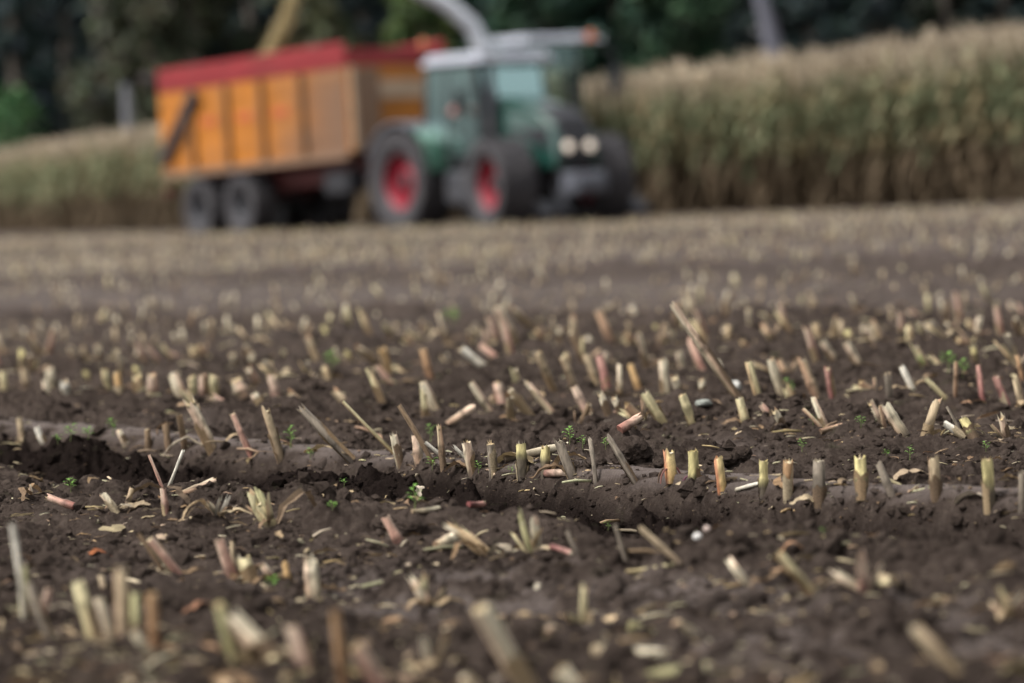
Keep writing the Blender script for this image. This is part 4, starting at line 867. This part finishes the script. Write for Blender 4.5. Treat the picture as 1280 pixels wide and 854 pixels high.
clod(928, 572, 26, 'knobbly clod on the crest behind the cream topped stub', .8); clod(905, 580, 40, 'flat broad clod behind the reddish yellow stub', .5); clod(1040, 600, 34, 'dark clod right of the thick tall grey stub', .5); clod(826, 582, 24, 'clod just behind the red-rooted stub', .7)

# --- next row behind
R1 = 'second row'
for bx, by, tx, ty, w, pal, lb, ft in [
    (543, 512, 529, 480, 12, 'pale', 'blurred pale stub leaning left behind the pointed brown stalk', ''),
    (611, 514, 589, 479, 10, 'pale', 'blurred pale stub leaning left, left end of the middle cluster', ''),
    (628, 507, 622, 480, 13, 'pink', 'blurred reddish upright stub in the middle cluster', ''),
    (661, 519, 638, 488, 10, 'tan', 'blurred tan stub leaning left behind the pale jointed stub', ''),
    (689, 516, 659, 479, 9, 'pale', 'blurred thin pale stub leaning steeply left, with pointed top', 'j'),
    (735, 519, 719, 486, 12, 'pink', 'blurred salmon pink stub leaning left, middle of the picture', ''),
    (828, 528, 807, 493, 13, 'yellow', 'blurred yellow stub with a pink foot, left of the long leaning stalk foot', ''),
    (866, 528, 853, 494, 12, 'yellow', 'blurred pale yellow stub leaning left below the long leaning stalk', ''),
    (932, 528, 925, 500, 11, 'yellow', 'blurred yellow stub right of a round grey-green stone', 's'),
    (962, 521, 952, 507, 9, 'pink', 'short blurred pinkish stub leaning left', ''),
    (1031, 533, 1019, 503, 9, 'pale', 'straw coloured stub leaning left with a thin strip beside it', 'j'),
    (1026, 534, 1005, 512, 5, 'tan', 'thin strip propped against a straw coloured leaning stub', 'c'),
    (1103, 534, 1089, 505, 9, 'pale', 'pale forked stub behind the yellow-green topped stub', 'j'),
    (1106, 535, 1100, 508, 6, 'tan', 'short brown splinter against the pale forked stub', 'c'),
    (1201, 543, 1182, 530, 10, 'white', 'short thick whitish stub lying back, right side of the picture', ''),
    (1201, 542, 1184, 509, 4, 'grey', 'thin twig standing over the short thick whitish stub', 'c'),
    (1258, 546, 1252, 524, 11, 'pale', 'pale broad stub near the right edge, split into two strips', 'j'),
    (1252, 546, 1239, 531, 5, 'tan', 'thin strip left of the pale broad split stub', 'c'),
    (5, 487, 3, 466, 10, 'yellow', 'yellow stub at the left edge of the blurred bright row', ''),
    (33, 483, 30, 463, 10, 'tan', 'tan stub second from the left edge in the blurred bright row', ''),
    (65, 483, 63, 463, 12, 'pale', 'pale stub third from the left edge in the blurred bright row', ''),
    (83, 492, 80, 478, 12, 'white', 'low whitish stub in front of the blurred bright row at left', ''),
    (135, 487, 131, 463, 10, 'yellow', 'slim yellow stub in the blurred bright row at left', ''),
    (149, 489, 146, 466, 10, 'orange', 'orange tinted stub beside a slim yellow one at left', ''),
    (173, 491, 171, 472, 13, 'yellow', 'broad yellow stub in the middle of the blurred bright row at left', ''),
    (191, 493, 190, 470, 14, 'pink', 'pinkish broad stub next to a broad yellow one at left', ''),
    (226, 495, 217, 472, 15, 'pale', 'broad cream stub leaning left in the blurred bright row', ''),
    (242, 494, 240, 472, 10, 'yellow', 'first of three close yellow stubs in the blurred bright row', ''),
    (255, 494, 253, 471, 11, 'pink', 'middle one of three close stubs, pinkish, in the blurred bright row', ''),
    (268, 495, 267, 471, 11, 'yellow', 'last of three close yellow stubs in the blurred bright row', ''),
    (302, 496, 295, 476, 18, 'pale', 'wide cream stub leaning left above the slim reddish stub', ''),
    (324, 505, 318, 494, 12, 'pale', 'short low cream stub right of the wide leaning one', ''),
    (346, 495, 340, 472, 13, 'pink', 'pink tinted stub at the right end of the blurred bright row', ''),
    # the row beyond, right half
    (947, 494, 936, 454, 11, 'yellow', 'blurred slim yellow stub just right of the long leaning stalk', ''),
    (977, 495, 964, 451, 12, 'pale', 'blurred straw stub, second right of the long leaning stalk', ''),
    (1020, 497, 1003, 452, 13, 'tan', 'blurred tan stub with a slanted pointed top, left of the pink one', 'j'),
    (1041, 498, 1034, 461, 10, 'red', 'crimson pink stub with a pale top, right of centre', ''),
    (1141, 487, 1128, 459, 9, 'white', 'white topped stub leaning left, right of the crimson pink one', 's'),
    (1112, 500, 1109, 467, 9, 'grey', 'dull purplish grey stub left of the white topped one', ''),
    (1194, 499, 1194, 452, 6, 'tan', 'thin upright tan stub by the green weed patch', 'c'),
    (1182, 500, 1158, 474, 7, 'yellow', 'yellow splinter leaning left before the thin upright tan stub', 'c'),
    (1228, 500, 1224, 458, 8, 'red', 'dark red upright stub right of the green weed patch', ''),
    (1258, 507, 1245, 473, 10, 'red', 'pink red stub leaning left near the right edge', ''),
    (1278, 475, 1272, 446, 6, 'rust', 'brown stub at the right edge of the picture beyond the pink red one', ''),
    (747, 482, 733, 445, 11, 'tan', 'blurred tan stub left of a reddish one, middle of the picture', ''),
    (759, 486, 750, 447, 11, 'red', 'blurred brick red stub, middle of the picture', ''),
    (798, 487, 788, 457, 9, 'orange', 'blurred orange brown stub left of the long leaning stalk', ''),
    (692, 489, 673, 442, 11, 'tan', 'blurred tan stub leaning left above the salmon pink one', ''),
    (717, 482, 704, 447, 10, 'tan', 'blurred tan stub above and left of the salmon pink one', ''),
    (538, 472, 529, 438, 11, 'rust', 'blurred ochre stub leaning left, above the pointed brown stalk', ''),
    (485, 466, 478, 437, 11, 'orange', 'blurred ochre stub above the curved straw leaf', ''),
    (600, 458, 577, 436, 11, 'white', 'blurred white stem piece leaning left in the middle', ''),
    (832, 492, 829, 452, 12, 'pale', 'blurred greyish white stub right of the orange brown one', ''),
    (640, 428, 622, 386, 16, 'pale', 'tall bright blurred stub standing above its row, left of centre', ''),
    (762, 428, 748, 390, 13, 'tan', 'tall blurred tan stub right of centre in the far bright row', ''),
]: stub(bx, by, tx, ty, w, pal, lb, ft)
stub(920, 494, 843, 384, 11, 'pale', 'longest stalk, pale, leaning far left in front of the tractor', 'j', 'leaning_stalk', 'leaning stalk')
lying(775, 544, 799, 526, 11, 'pink', 'cut pinkish stem section lying on bare soil, right of centre', lift=.02)
lying(559, 535, 590, 513, 9, 'pale', 'bent pale stem piece lying behind the upright stubs, left of centre', lift=.02)
lying(613, 504, 646, 517, 10, 'pale', 'pale stem piece lying sideways in the blurred middle cluster')
lying(1026, 544, 1057, 534, 7, 'tan', 'tan straw lying at the edge of the second rut', lift=.01)
leaf(452, 470, 515, 506, 16, (.48, .36, .20), 'curved straw coloured leaf arching over the blurred row left of centre', .28)
leaf(1060, 462, 1110, 460, 10, (.30, .22, .15), 'brownish leaf lying before the white topped stub', .1)
clod(880, 510, 20, 'round grey-green stone left of a yellow stub', .5, 'field_stone', mat('pale_stone', (.23, .24, .21), .8, nscale=20), 'stone'); clod(918, 490, 18, 'pale stone at the foot of the longest leaning stalk', .8, 'field_stone', mat('white_stone', (.44, .43, .39), .8, nscale=20), 'stone')

# --- in front of the pressed edge
stub(203, 613, 186, 570, 4.5, 'pink', 'left one of two crossed white twigs over a dead leaf', 'c', 'twig', 'twig')
stub(210, 613, 229, 564, 4.5, 'white', 'right one of two crossed white twigs over a dead leaf', 'cj', 'twig', 'twig')
stub(207, 640, 203, 612, 9, 'pink', 'reddish stub under the dead leaf with two crossed twigs', 'cs')
leaf(158, 634, 206, 612, 18, (.15, .105, .065), 'dark brown leaf arching left from the stub with crossed twigs', .38); leaf(236, 640, 205, 611, 17, (.15, .105, .070), 'dark brown leaf drooping right from the stub with crossed twigs', .30)
leaf(150, 640, 188, 634, 16, (.40, .31, .20), 'straw husk at the foot of the crossed twigs', .15)
lying(229, 621, 268, 603, 8, 'pale', 'pale stem piece lying right of the crossed twigs', lift=.015)
stub(160, 635, 165, 611, 7, 'tan', 'small tan stub left of the crossed twigs', 'c')
crushed(272, 645, [(262, 628, 8, 'pale'), (284, 622, 7, 'white'), (250, 640, 6, 'tan'), (292, 632, 8, 'pale'), (275, 622, 6, 'white')], 'frayed pale stub crushed flat, right of the crossed twigs', leaves=4)
crushed(344, 658, [(316, 618, 13, 'yellow'), (326, 617, 13, 'green'), (334, 622, 10, 'yellow'), (310, 632, 5, 'tan')], 'thick yellow-green stub split into three, leaning left', leaves=4)
leaf(345, 660, 383, 643, 14, (.20, .14, .09), 'dark curled leaf right of the thick yellow-green split stub', .55)
lying(93, 637, 60, 625, 9, 'pink', 'pinkish stem piece lying at left, left of the crossed twigs'); stub(143, 638, 129, 618, 10, 'pale', 'short cream stub with torn foot left of the crossed twigs', 's')
crushed(40, 622, [(24, 622, 5, 'yellow'), (38, 608, 6, 'pale'), (50, 624, 5, 'pale')], 'frayed pale stub crushed flat near the left edge', leaves=3)
stub(499, 680, 482, 648, 13, 'pink', 'short pink stub leaning left in front of the rut, with a pale top', 'c'); clod(512, 667, 40, 'smooth rounded clod right of the short pink stub', .7); clod(478, 660, 34, 'cracked clod left of the short pink stub', .6)
lying(547, 690, 568, 676, 14, 'pale', 'fat pale stem end lying right of the short pink stub', lift=.01)
crushed(613, 693, [(566, 652, 11, 'yellow'), (558, 656, 7, 'pale'), (590, 668, 8, 'tan')], 'yellow split stub leaning far left in front of the rut', leaves=2)
crushed(664, 692, [(650, 638, 9, 'green'), (668, 655, 16, 'pale'), (641, 664, 7, 'yellow'), (675, 660, 7, 'yellow')], 'yellow-green split stub spreading like a fan, centre front of the rut', leaves=4)
lying(690, 690, 715, 702, 6, 'red', 'thin dark pink strip lying right of the fan shaped split stub'); stub(783, 703, 769, 656, 5, 'grey', 'thin bent twig standing right of the fan shaped split stub', 'cb', 'twig', 'twig'); stub(722, 698, 709, 664, 5, 'grey', 'short grey twig leaning left, right of the fan shaped split stub', 'c', 'twig', 'twig')
lying(852, 714, 802, 664, 8, 'tan', 'slanting tan stalk propped up behind the pressed track', lift=.05); lying(784, 718, 846, 710, 5, 'yellow', 'thin yellow straw lying across the foot of the slanting tan stalk')
crushed(940, 733, [(912, 698, 10, 'pale'), (925, 712, 8, 'tan'), (955, 722, 9, 'brown')], 'brownish trampled stub left of the yellow leaning stub', leaves=4)
stub(1012, 743, 974, 693, 14, 'yellow', 'yellow stub leaning left before the second bank, right of centre', 's'); leaf(975, 692, 1008, 690, 13, (.36, .20, .11), 'curled brown leaf on top of the yellow leaning stub', .4)
crushed(1082, 742, [(1077, 697, 20, 'pink'), (1046, 712, 12, 'pale'), (1056, 722, 10, 'tan'), (1100, 706, 8, 'pale'), (1110, 724, 9, 'yellow'), (1146, 763, 9, 'yellow')], 'big torn stub with an orange-pink core and splayed strips, right foreground', leaves=5)
crushed(1266, 772, [(1252, 738, 11, 'yellow'), (1276, 745, 12, 'pale'), (1240, 752, 8, 'tan')], 'torn yellow stub at the right edge of the foreground', leaves=3)
clod(872, 680, 10, 'small white puffball-like stone on the slope, right of centre', .9, 'field_stone', mat('chalk_stone', (.70, .68, .64), .8, nscale=20), 'stone'); clod(884, 669, 9, 'pale pinkish pebble just above the white stone', .8, 'field_stone', mat('pink_stone', (.48, .38, .33), .8, nscale=20), 'stone')
lying(586, 637, 604, 632, 7, 'red', 'small dull red leaf piece lying on the bank'); lying(515, 645, 547, 637, 6, 'pale', 'thin pale straw lying at the foot of the green seedling', lift=.005)
leaf(524, 624, 514, 610, 13, (.52, .44, .34), 'small pale leaf standing above the green seedling', .2)
# left foreground
stub(30, 775, 17, 655, 8, 'white', 'tall thin stalk with a whitish top at the left edge of the foreground', 'cb', 'leaning_stalk', 'leaning stalk'); stub(31, 772, 27, 712, 14, 'green', 'olive stub at the foot of the tall whitish stalk', 's')
stub(60, 797, 36, 732, 11, 'grey', 'greyish pink stub leaning left beside the olive stub', ''); stub(52, 775, 60, 737, 9, 'pink', 'salmon pink splinter leaning right near the left edge', 'c')
stub(117, 800, 97, 731, 18, 'yellow', 'broad yellow blurred stub, left one of the foreground clump', 's'); stub(138, 802, 124, 752, 13, 'pale', 'narrow pale stub just right of the broad yellow one', '')
stub(156, 800, 150, 718, 17, 'tan', 'tall tan stub with a pointed top in the foreground clump', 'js'); stub(172, 802, 168, 745, 12, 'green', 'olive stub right of the tall tan one in the foreground clump', ''); stub(193, 812, 191, 742, 15, 'rust', 'brown yellow upright stub at the right of the foreground clump', '')
stub(188, 820, 168, 792, 12, 'pale', 'low pale stub leaning left in front of the foreground clump', '')
stub(221, 717, 188, 674, 12, 'pink', 'pale and pink stub leaning left, foreground left', 's'); stub(205, 717, 174, 668, 6, 'brown', 'brown twig leaning left beside the pale and pink stub', 'c', 'twig', 'twig')
stub(291, 724, 274, 676, 15, 'pink', 'rose pink stub leaning left, foreground left', 'c'); stub(294, 712, 290, 678, 6, 'tan', 'thin tan splinter behind the rose pink stub', 'c'); stub(313, 727, 304, 699, 20, 'yellow', 'broad pale yellow stub right of the rose pink stub', ''); stub(340, 724, 329, 708, 11, 'pale', 'small pale stub right of the broad pale yellow one', '')
stub(360, 731, 356, 705, 10, 'orange', 'small orange stub in the foreground', 'c'); stub(392, 743, 388, 704, 19, 'pale', 'pale stub with a torn top right of the small orange stub', 'js')
leaf(112, 697, 146, 700, 16, (.25, .085, .032), 'orange brown leaf lying on the soil, foreground left', .22); lying(130, 742, 126, 724, 7, 'tan', 'short tan straw piece behind the broad yellow blurred stub')
stub(293, 830, 275, 756, 17, 'green', 'olive yellow stub at the left of the wide cream split stub', ''); stub(336, 822, 296, 782, 30, 'pale', 'very wide cream split stub, blurred foreground', 'js'); lying(296, 830, 345, 834, 14, 'yellow', 'blurred yellow piece lying under the wide cream split stub')
stub(383, 838, 364, 787, 21, 'pink', 'blurred pinkish cream stub right of the wide cream one', ''); stub(430, 866, 420, 764, 14, 'rust', 'tall rusty brown stub at the bottom of the picture', 'c'); stub(478, 866, 447, 808, 23, 'pink', 'pinkish grey stub leaning left at the bottom of the picture', '')
crushed(535, 757, [(516, 722, 12, 'pale'), (530, 720, 12, 'yellow'), (552, 735, 9, 'tan')], 'blurred pale frayed stub alone on bare soil, foreground centre', leaves=3)
stub(668, 872, 603, 758, 29, 'pale', 'big whitish cut stub leaning left, bottom centre', ''); crushed(545, 836, [(508, 828, 12, 'yellow'), (557, 790, 12, 'tan'), (530, 800, 14, 'pale')], 'blurred trampled stub left of the big whitish one', leaves=3)
crushed(728, 780, [(731, 732, 10, 'yellow'), (712, 768, 10, 'yellow'), (764, 770, 11, 'yellow')], 'blurred yellow splayed stub right of the big whitish one', leaves=2); lying(671, 737, 689, 749, 9, 'white', 'short whitish stem piece on the bare track, foreground centre')
lying(787, 792, 852, 818, 15, 'green', 'blurred yellow-green stem lying in the foreground'); lying(745, 824, 828, 826, 15, 'pale', 'blurred pale stem lying flat right of the big whitish stub'); lying(845, 792, 880, 812, 20, 'pale', 'blurred cream husk lying at the end of the yellow-green stem')
stub(1196, 848, 1146, 787, 19, 'tan', 'blurred tan stub leaning left, right foreground', ''); lying(810, 850, 884, 840, 12, 'green', 'blurred greenish stem lying at the bottom edge, right of centre')
stub(720, 866, 702, 838, 26, 'pale', 'blurred cream stub end at the bottom edge, right of the big whitish stub', ''); stub(598, 872, 580, 846, 20, 'tan', 'blurred tan stub end at the bottom edge, left of the big whitish stub', '')
leaf(642, 800, 700, 790, 16, (.30, .24, .17), 'blurred dull husk behind the big whitish stub', .2); leaf(228, 770, 262, 757, 16, (.24, .12, .07), 'blurred reddish brown leaf right of the foreground clump', .2)
# weeds
for bx, by, h, n, lb, sp in [(712, 562, 20, 9, 'round leaved green weed behind the yellow-green topped stub', 1.3), (728, 565, 16, 8, 'smaller green weed right of the round leaved one', 1.1), (757, 566, 13, 9, 'low feathery weed left of the largest clod', 1.3), (518, 640, 32, 9, 'thin upright green seedling on the bank, left of centre', .9),
    (344, 566, 22, 9, 'green weed behind the tall tan stub at left', 1.0), (363, 563, 26, 9, 'taller green weed right of the tall tan stub', 1.0), (388, 578, 14, 8, 'low green weed left of the straw leaf', 1.3), (88, 553, 17, 9, 'green weed patch between two short pale stubs at far left', 1.5), (110, 550, 14, 9, 'low moss-like weed right of the far left green patch', 1.6), (72, 556, 11, 8, 'low weed at the left of the far left green patch', 1.5),
    (141, 548, 20, 8, 'green weed above the short pale leaning stub at left', 1.0), (598, 596, 14, 7, 'tiny green weed at the foot of a half grey stub', 1.1), (540, 590, 16, 7, 'small green weed between two tan stubs', 1.2), (538, 553, 22, 8, 'green weed behind the broad pale stub', .9), (639, 593, 10, 6, 'tiny weed left of the pale jointed stub', 1.2),
    (1185, 468, 24, 10, 'bright green weed clump in the second row at right', 1.2), (1203, 472, 20, 9, 'green weed right of the thin upright tan stub', 1.2), (1152, 462, 15, 8, 'dull green weed right of the white topped stub', 1.2), (1076, 538, 14, 8, 'round green weed beside the pale forked stub', 1.3), (987, 498, 24, 8, 'green weed beside the second straw stub right of the stalk', .9), (1016, 533, 12, 8, 'low green weed at the foot of a straw leaning stub', 1.5), (1002, 565, 16, 8, 'pale green weed in the second rut', 1.0),
    (1137, 577, 18, 6, 'slender seedling behind the grey leaning stub', .9), (1108, 576, 9, 7, 'tiny weed left of the slender seedling', 1.4), (1232, 566, 12, 7, 'tiny green weed behind the tall yellow-green stub', 1.3), (340, 740, 17, 10, 'vivid green weed before the small orange stub', 1.4), (88, 616, 16, 8, 'dull green weed left of the crossed twigs', 1.3), (760, 668, 12, 7, 'tiny green weed below the bank, right of centre', 1.0),
    (565, 408, 20, 9, 'blurred green weed between far rows, left of centre', 1.3), (415, 466, 26, 9, 'blurred green weed in the far row at left', 1.2), (1165, 628, 9, 6, 'tiny weed at the foot of the upright brownish stub', 1.4), (1028, 672, 10, 6, 'tiny seedling on the dark bank at right', 1.2), (430, 612, 10, 6, 'tiny weed on the bank left of the seedling', 1.6), (415, 640, 12, 8, 'mossy low weed below the bank at left', 2.0)]: weed(bx, by, h, lb, n, spread=sp)
# --- blurred rows further back: single stubs copied from a few models, then the far stubble as one mass
def taken(x, y, d=15):
    for hx, hy in HERO_PX:
        if abs(hx - x) < d and abs(hy - y) < 16: return True
    return False
def model_stub(k):
    rng = random.Random(900 + k); pal = ['yellow', 'pale', 'tan', 'grey', 'pink', 'twotone', 'pale', 'tan', 'yellow', 'tan', 'pale', 'brown'][k]; r = rng.uniform(.0100, .0140); h = rng.uniform(.05, .115)
    b, d, a, c, L = stem_mb((rng.uniform(-.05, .02), rng.uniform(-.03, .03), h), r, pal, rng, n=9, jag=rng.uniform(.8, 3)); o = b.build('maize_stub', M_STEM, None, smooth=True); pith_mb(d, a, c, L, r * .97, rng).build('cut_face', M_PITH, o); wrap_mb(d, a, c, L, r, rng).build('clasping_sheath', M_DRY, o, smooth=True)
    if k % 4 == 3:
        for q in range(3):
            tq = Vector((rng.uniform(-.07, .06), rng.uniform(-.05, .05), rng.uniform(.02, .09))); bb = stem_mb(tq, r * .7, rng.choice(['pale', 'tan', 'yellow']), rng, n=7, bend=rng.uniform(-.15, .15), jag=3, flat=.3)[0]; bb.build('split_strip', M_STEM, o, smooth=True)
    if k % 3 == 0: turned(leaf_mb(rng.uniform(.07, .14), .012, rng, rng.choice(DRYC), 1, .3), rng.uniform(0, 6.28)).build('leaf_sheath', M_DRY, o, smooth=True)
    return o
def row_places():
    """every plant place on rows behind the sharp one: (x, y, row)"""
    out = []
    ts = [(NY * 13.85, 1), (NY * 16.0, 2), (NY * 18.3, 3), (NY * 20.6, 4), (NY * 21.6, 5)] + [(NY * 23.6 + k * .75, 6 + k) for k in range(48)]
    for t, row in ts:
        s = -5.0
        while s < 140:
            s += .135 * random.uniform(.75, 1.3); x = NX * t + DX * s + random.gauss(0, .012); y = NY * t + DY * s
            if y < 9 or abs(x) > .22 * y + .2 or y > float(edge_y(x)) - .5: continue
            if random.random() > float(np.interp(y, [22, 23.5, 33, 45, 70, 100], [1, .24, .32, .48, .55, .6])) * float(.30 + 1.2 * sst(.38, .62, band(np.array([t - T0])))[0]) and row > 5: continue
            out.append((x, y, row))
    return out
def build_rows():
    pl = row_places(); pl.sort(key=lambda p: p[1]); models = [model_stub(k) for k in range(12)]; used = set(); single = []; rest = []
    for x, y, row in pl:
        px, py, f = project((x, y, gz(x, y)))
        if random.random() < (.30 if row < 3 else .12) or taken(px, py): continue
        (single if len(single) < NSINGLE and -8 < px < 1288 else rest).append((x, y, row, px))
    for x, y, row, px in single:
        k = random.randrange(12); o = models[k] if k not in used else copy_tree(models[k]); used.add(k); s = random.uniform(.8, 1.2)
        o.location = (x, y, gz(x, y) - .008); o.scale = (s, s, s * random.uniform(.75, 1.25)); o.rotation_euler = (random.gauss(0, .20), random.gauss(-.14, .26), random.uniform(-.9, .9))
        third = 'left' if px < 427 else ('middle' if px < 853 else 'right'); rn = {1: 'first', 2: 'second', 3: 'third', 4: 'fourth', 5: 'fifth'}.get(row, 'a far')
        tag(o, 'short blurred maize stub in %s row behind the sharp row, %s third' % (rn if rn == 'a far' else 'the ' + rn, third), 'maize stub', 'maize stubs in the %s row behind the sharp row, %s third' % (rn, third))
    for k, m in enumerate(models):
        if k not in used:
            for c in list(m.children): bpy.data.objects.remove(c)
            bpy.data.objects.remove(m)
    temps = []
    for k in range(10):
        b = MB(); lo, hi = PAL[['pale', 'pale', 'tan', 'pale', 'grey', 'tan', 'yellow', 'tan', 'pale', 'brown'][k]]; h = random.uniform(.07, .13); lx, ly = random.uniform(-.05, .02), random.uniform(-.03, .03)
        b.tube([(0, 0, -.02), (lx * .5, ly * .5, h * .5), (lx, ly, h)], [.013, .0125, .012], 7, [lo, tuple((p + q) / 2 for p, q in zip(lo, hi)), hi]); b.add([(lx + 0.0105 * math.cos(w * 1.047), ly + 0.0105 * math.sin(w * 1.047), h + .002) for w in range(6)], [(0, 1, 2, 3, 4, 5)], (.66, .57, .40)); temps.append(template(b))
    R = np.array([(p[0], p[1]) for p in rest]); n = len(R); z = ground(R[:, 0], R[:, 1])[0]; sc = RNG.uniform(.65, 1.2, n) * np.interp(R[:, 1], [20, 24, 36, 50], [1, .8, .72, .85])
    o = scatter('far_stubble', temps, RNG.integers(0, 10, n), np.stack([R[:, 0], R[:, 1], z], 1), rot_zyx(RNG.random(n) * 6.28, np.abs(RNG.normal(0, .34, n)), RNG.random(n) * 6.28) * sc[:, None, None], M_CROP, RNG.uniform(.75, 1.2, (n, 1)) * np.ones((1, 3)))
    tag(o, 'far rows of maize stubble blurring into a straw coloured band', 'stubble', kind='stuff'); print('stubs single', len(single), 'rest', n)
NSINGLE = 160
build_rows()
def build_litter():
    temps = []
    for k in range(9):                                    # torn leaf bits
        rng = random.Random(k); b = leaf_mb(1.0, rng.uniform(.07, .2), rng, DRYC[k % 5], rng.uniform(.5, 2), rng.uniform(.05, .35), 7); temps.append(template(b))
    for k in range(5):                                    # straw and stem splinters
        rng = random.Random(50 + k); b = MB(); c = rng.choice([(.46, .37, .22), (.52, .45, .30), (.30, .21, .13), (.44, .33, .17)]); b.tube([(0, 0, .02), (.5, rng.uniform(-.06, .06), .06), (1, 0, .02)], [.045, .05, .035], 5, c); temps.append(template(b))
    N1 = 74000; x, y = fan(N1, 5.4, 30, .21); far = 56000; xf, yf = fan(far, 22, 105, .18, .8); x = np.concatenate([x, xf]); y = np.concatenate([y, yf]); 
    hb = np.array([(o.location.x, o.location.y) for o in bpy.data.objects if o.parent is None and o.name.split('.')[0] in ('maize_stub', 'split_stub') and o.location.y < 24]); hb = np.repeat(hb, 9, 0) + RNG.normal(0, .045, (len(hb) * 9, 2)); nh = len(hb)
    x = np.concatenate([x, hb[:, 0]]); y = np.concatenate([y, hb[:, 1]]); z, pr = ground(x, y); pr = np.clip(pr, 0, 1); n = len(x)
    t = NX * x + NY * y - T0; ph = np.abs(((t + .375) % .75) - .375); keep = RNG.random(n) < np.where(y < 24, .30 + .70 * np.exp(-(ph / .15) ** 2), 1.0) * (1 - .72 * pr) * np.where(y < 24, .25 + .75 * sst(.35, .65, vnoise(x * 1.7, y * 1.7, 171)), 1) * np.interp(y, [22, 26, 34, 46], [1, .75, .75, 1])
    keep &= np.where(y > 22, RNG.random(n) < .12 + 1.3 * sst(.38, .62, band(t)), True); keep[n - nh:] = True
    keep &= y < edge_y(x) - .3
    x, y, z = x[keep], y[keep], z[keep]; n = len(x); L = np.clip(np.exp(RNG.normal(math.log(.017), .72, n)), .005, .085) * np.interp(y, [24, 40], [1.0, 1.4])
    which = np.where(RNG.random(n) < .55, RNG.integers(0, 9, n), RNG.integers(9, 14, n)); M = rot_zyx(RNG.random(n) * 6.28, np.abs(RNG.normal(0, .22, n)), RNG.random(n) * 6.28) * L[:, None, None]
    tint = RNG.uniform(.40, 1.35, (n, 1)) * (1 + .04 * RNG.normal(size=(n, 3)))
    o = scatter('straw_litter', temps, which, np.stack([x, y, z + .003], 1), M, M_DRY, tint); tag(o, 'scattered bits of dry leaf and straw on the soil', 'straw litter', kind='stuff'); print('litter', n)
build_litter()
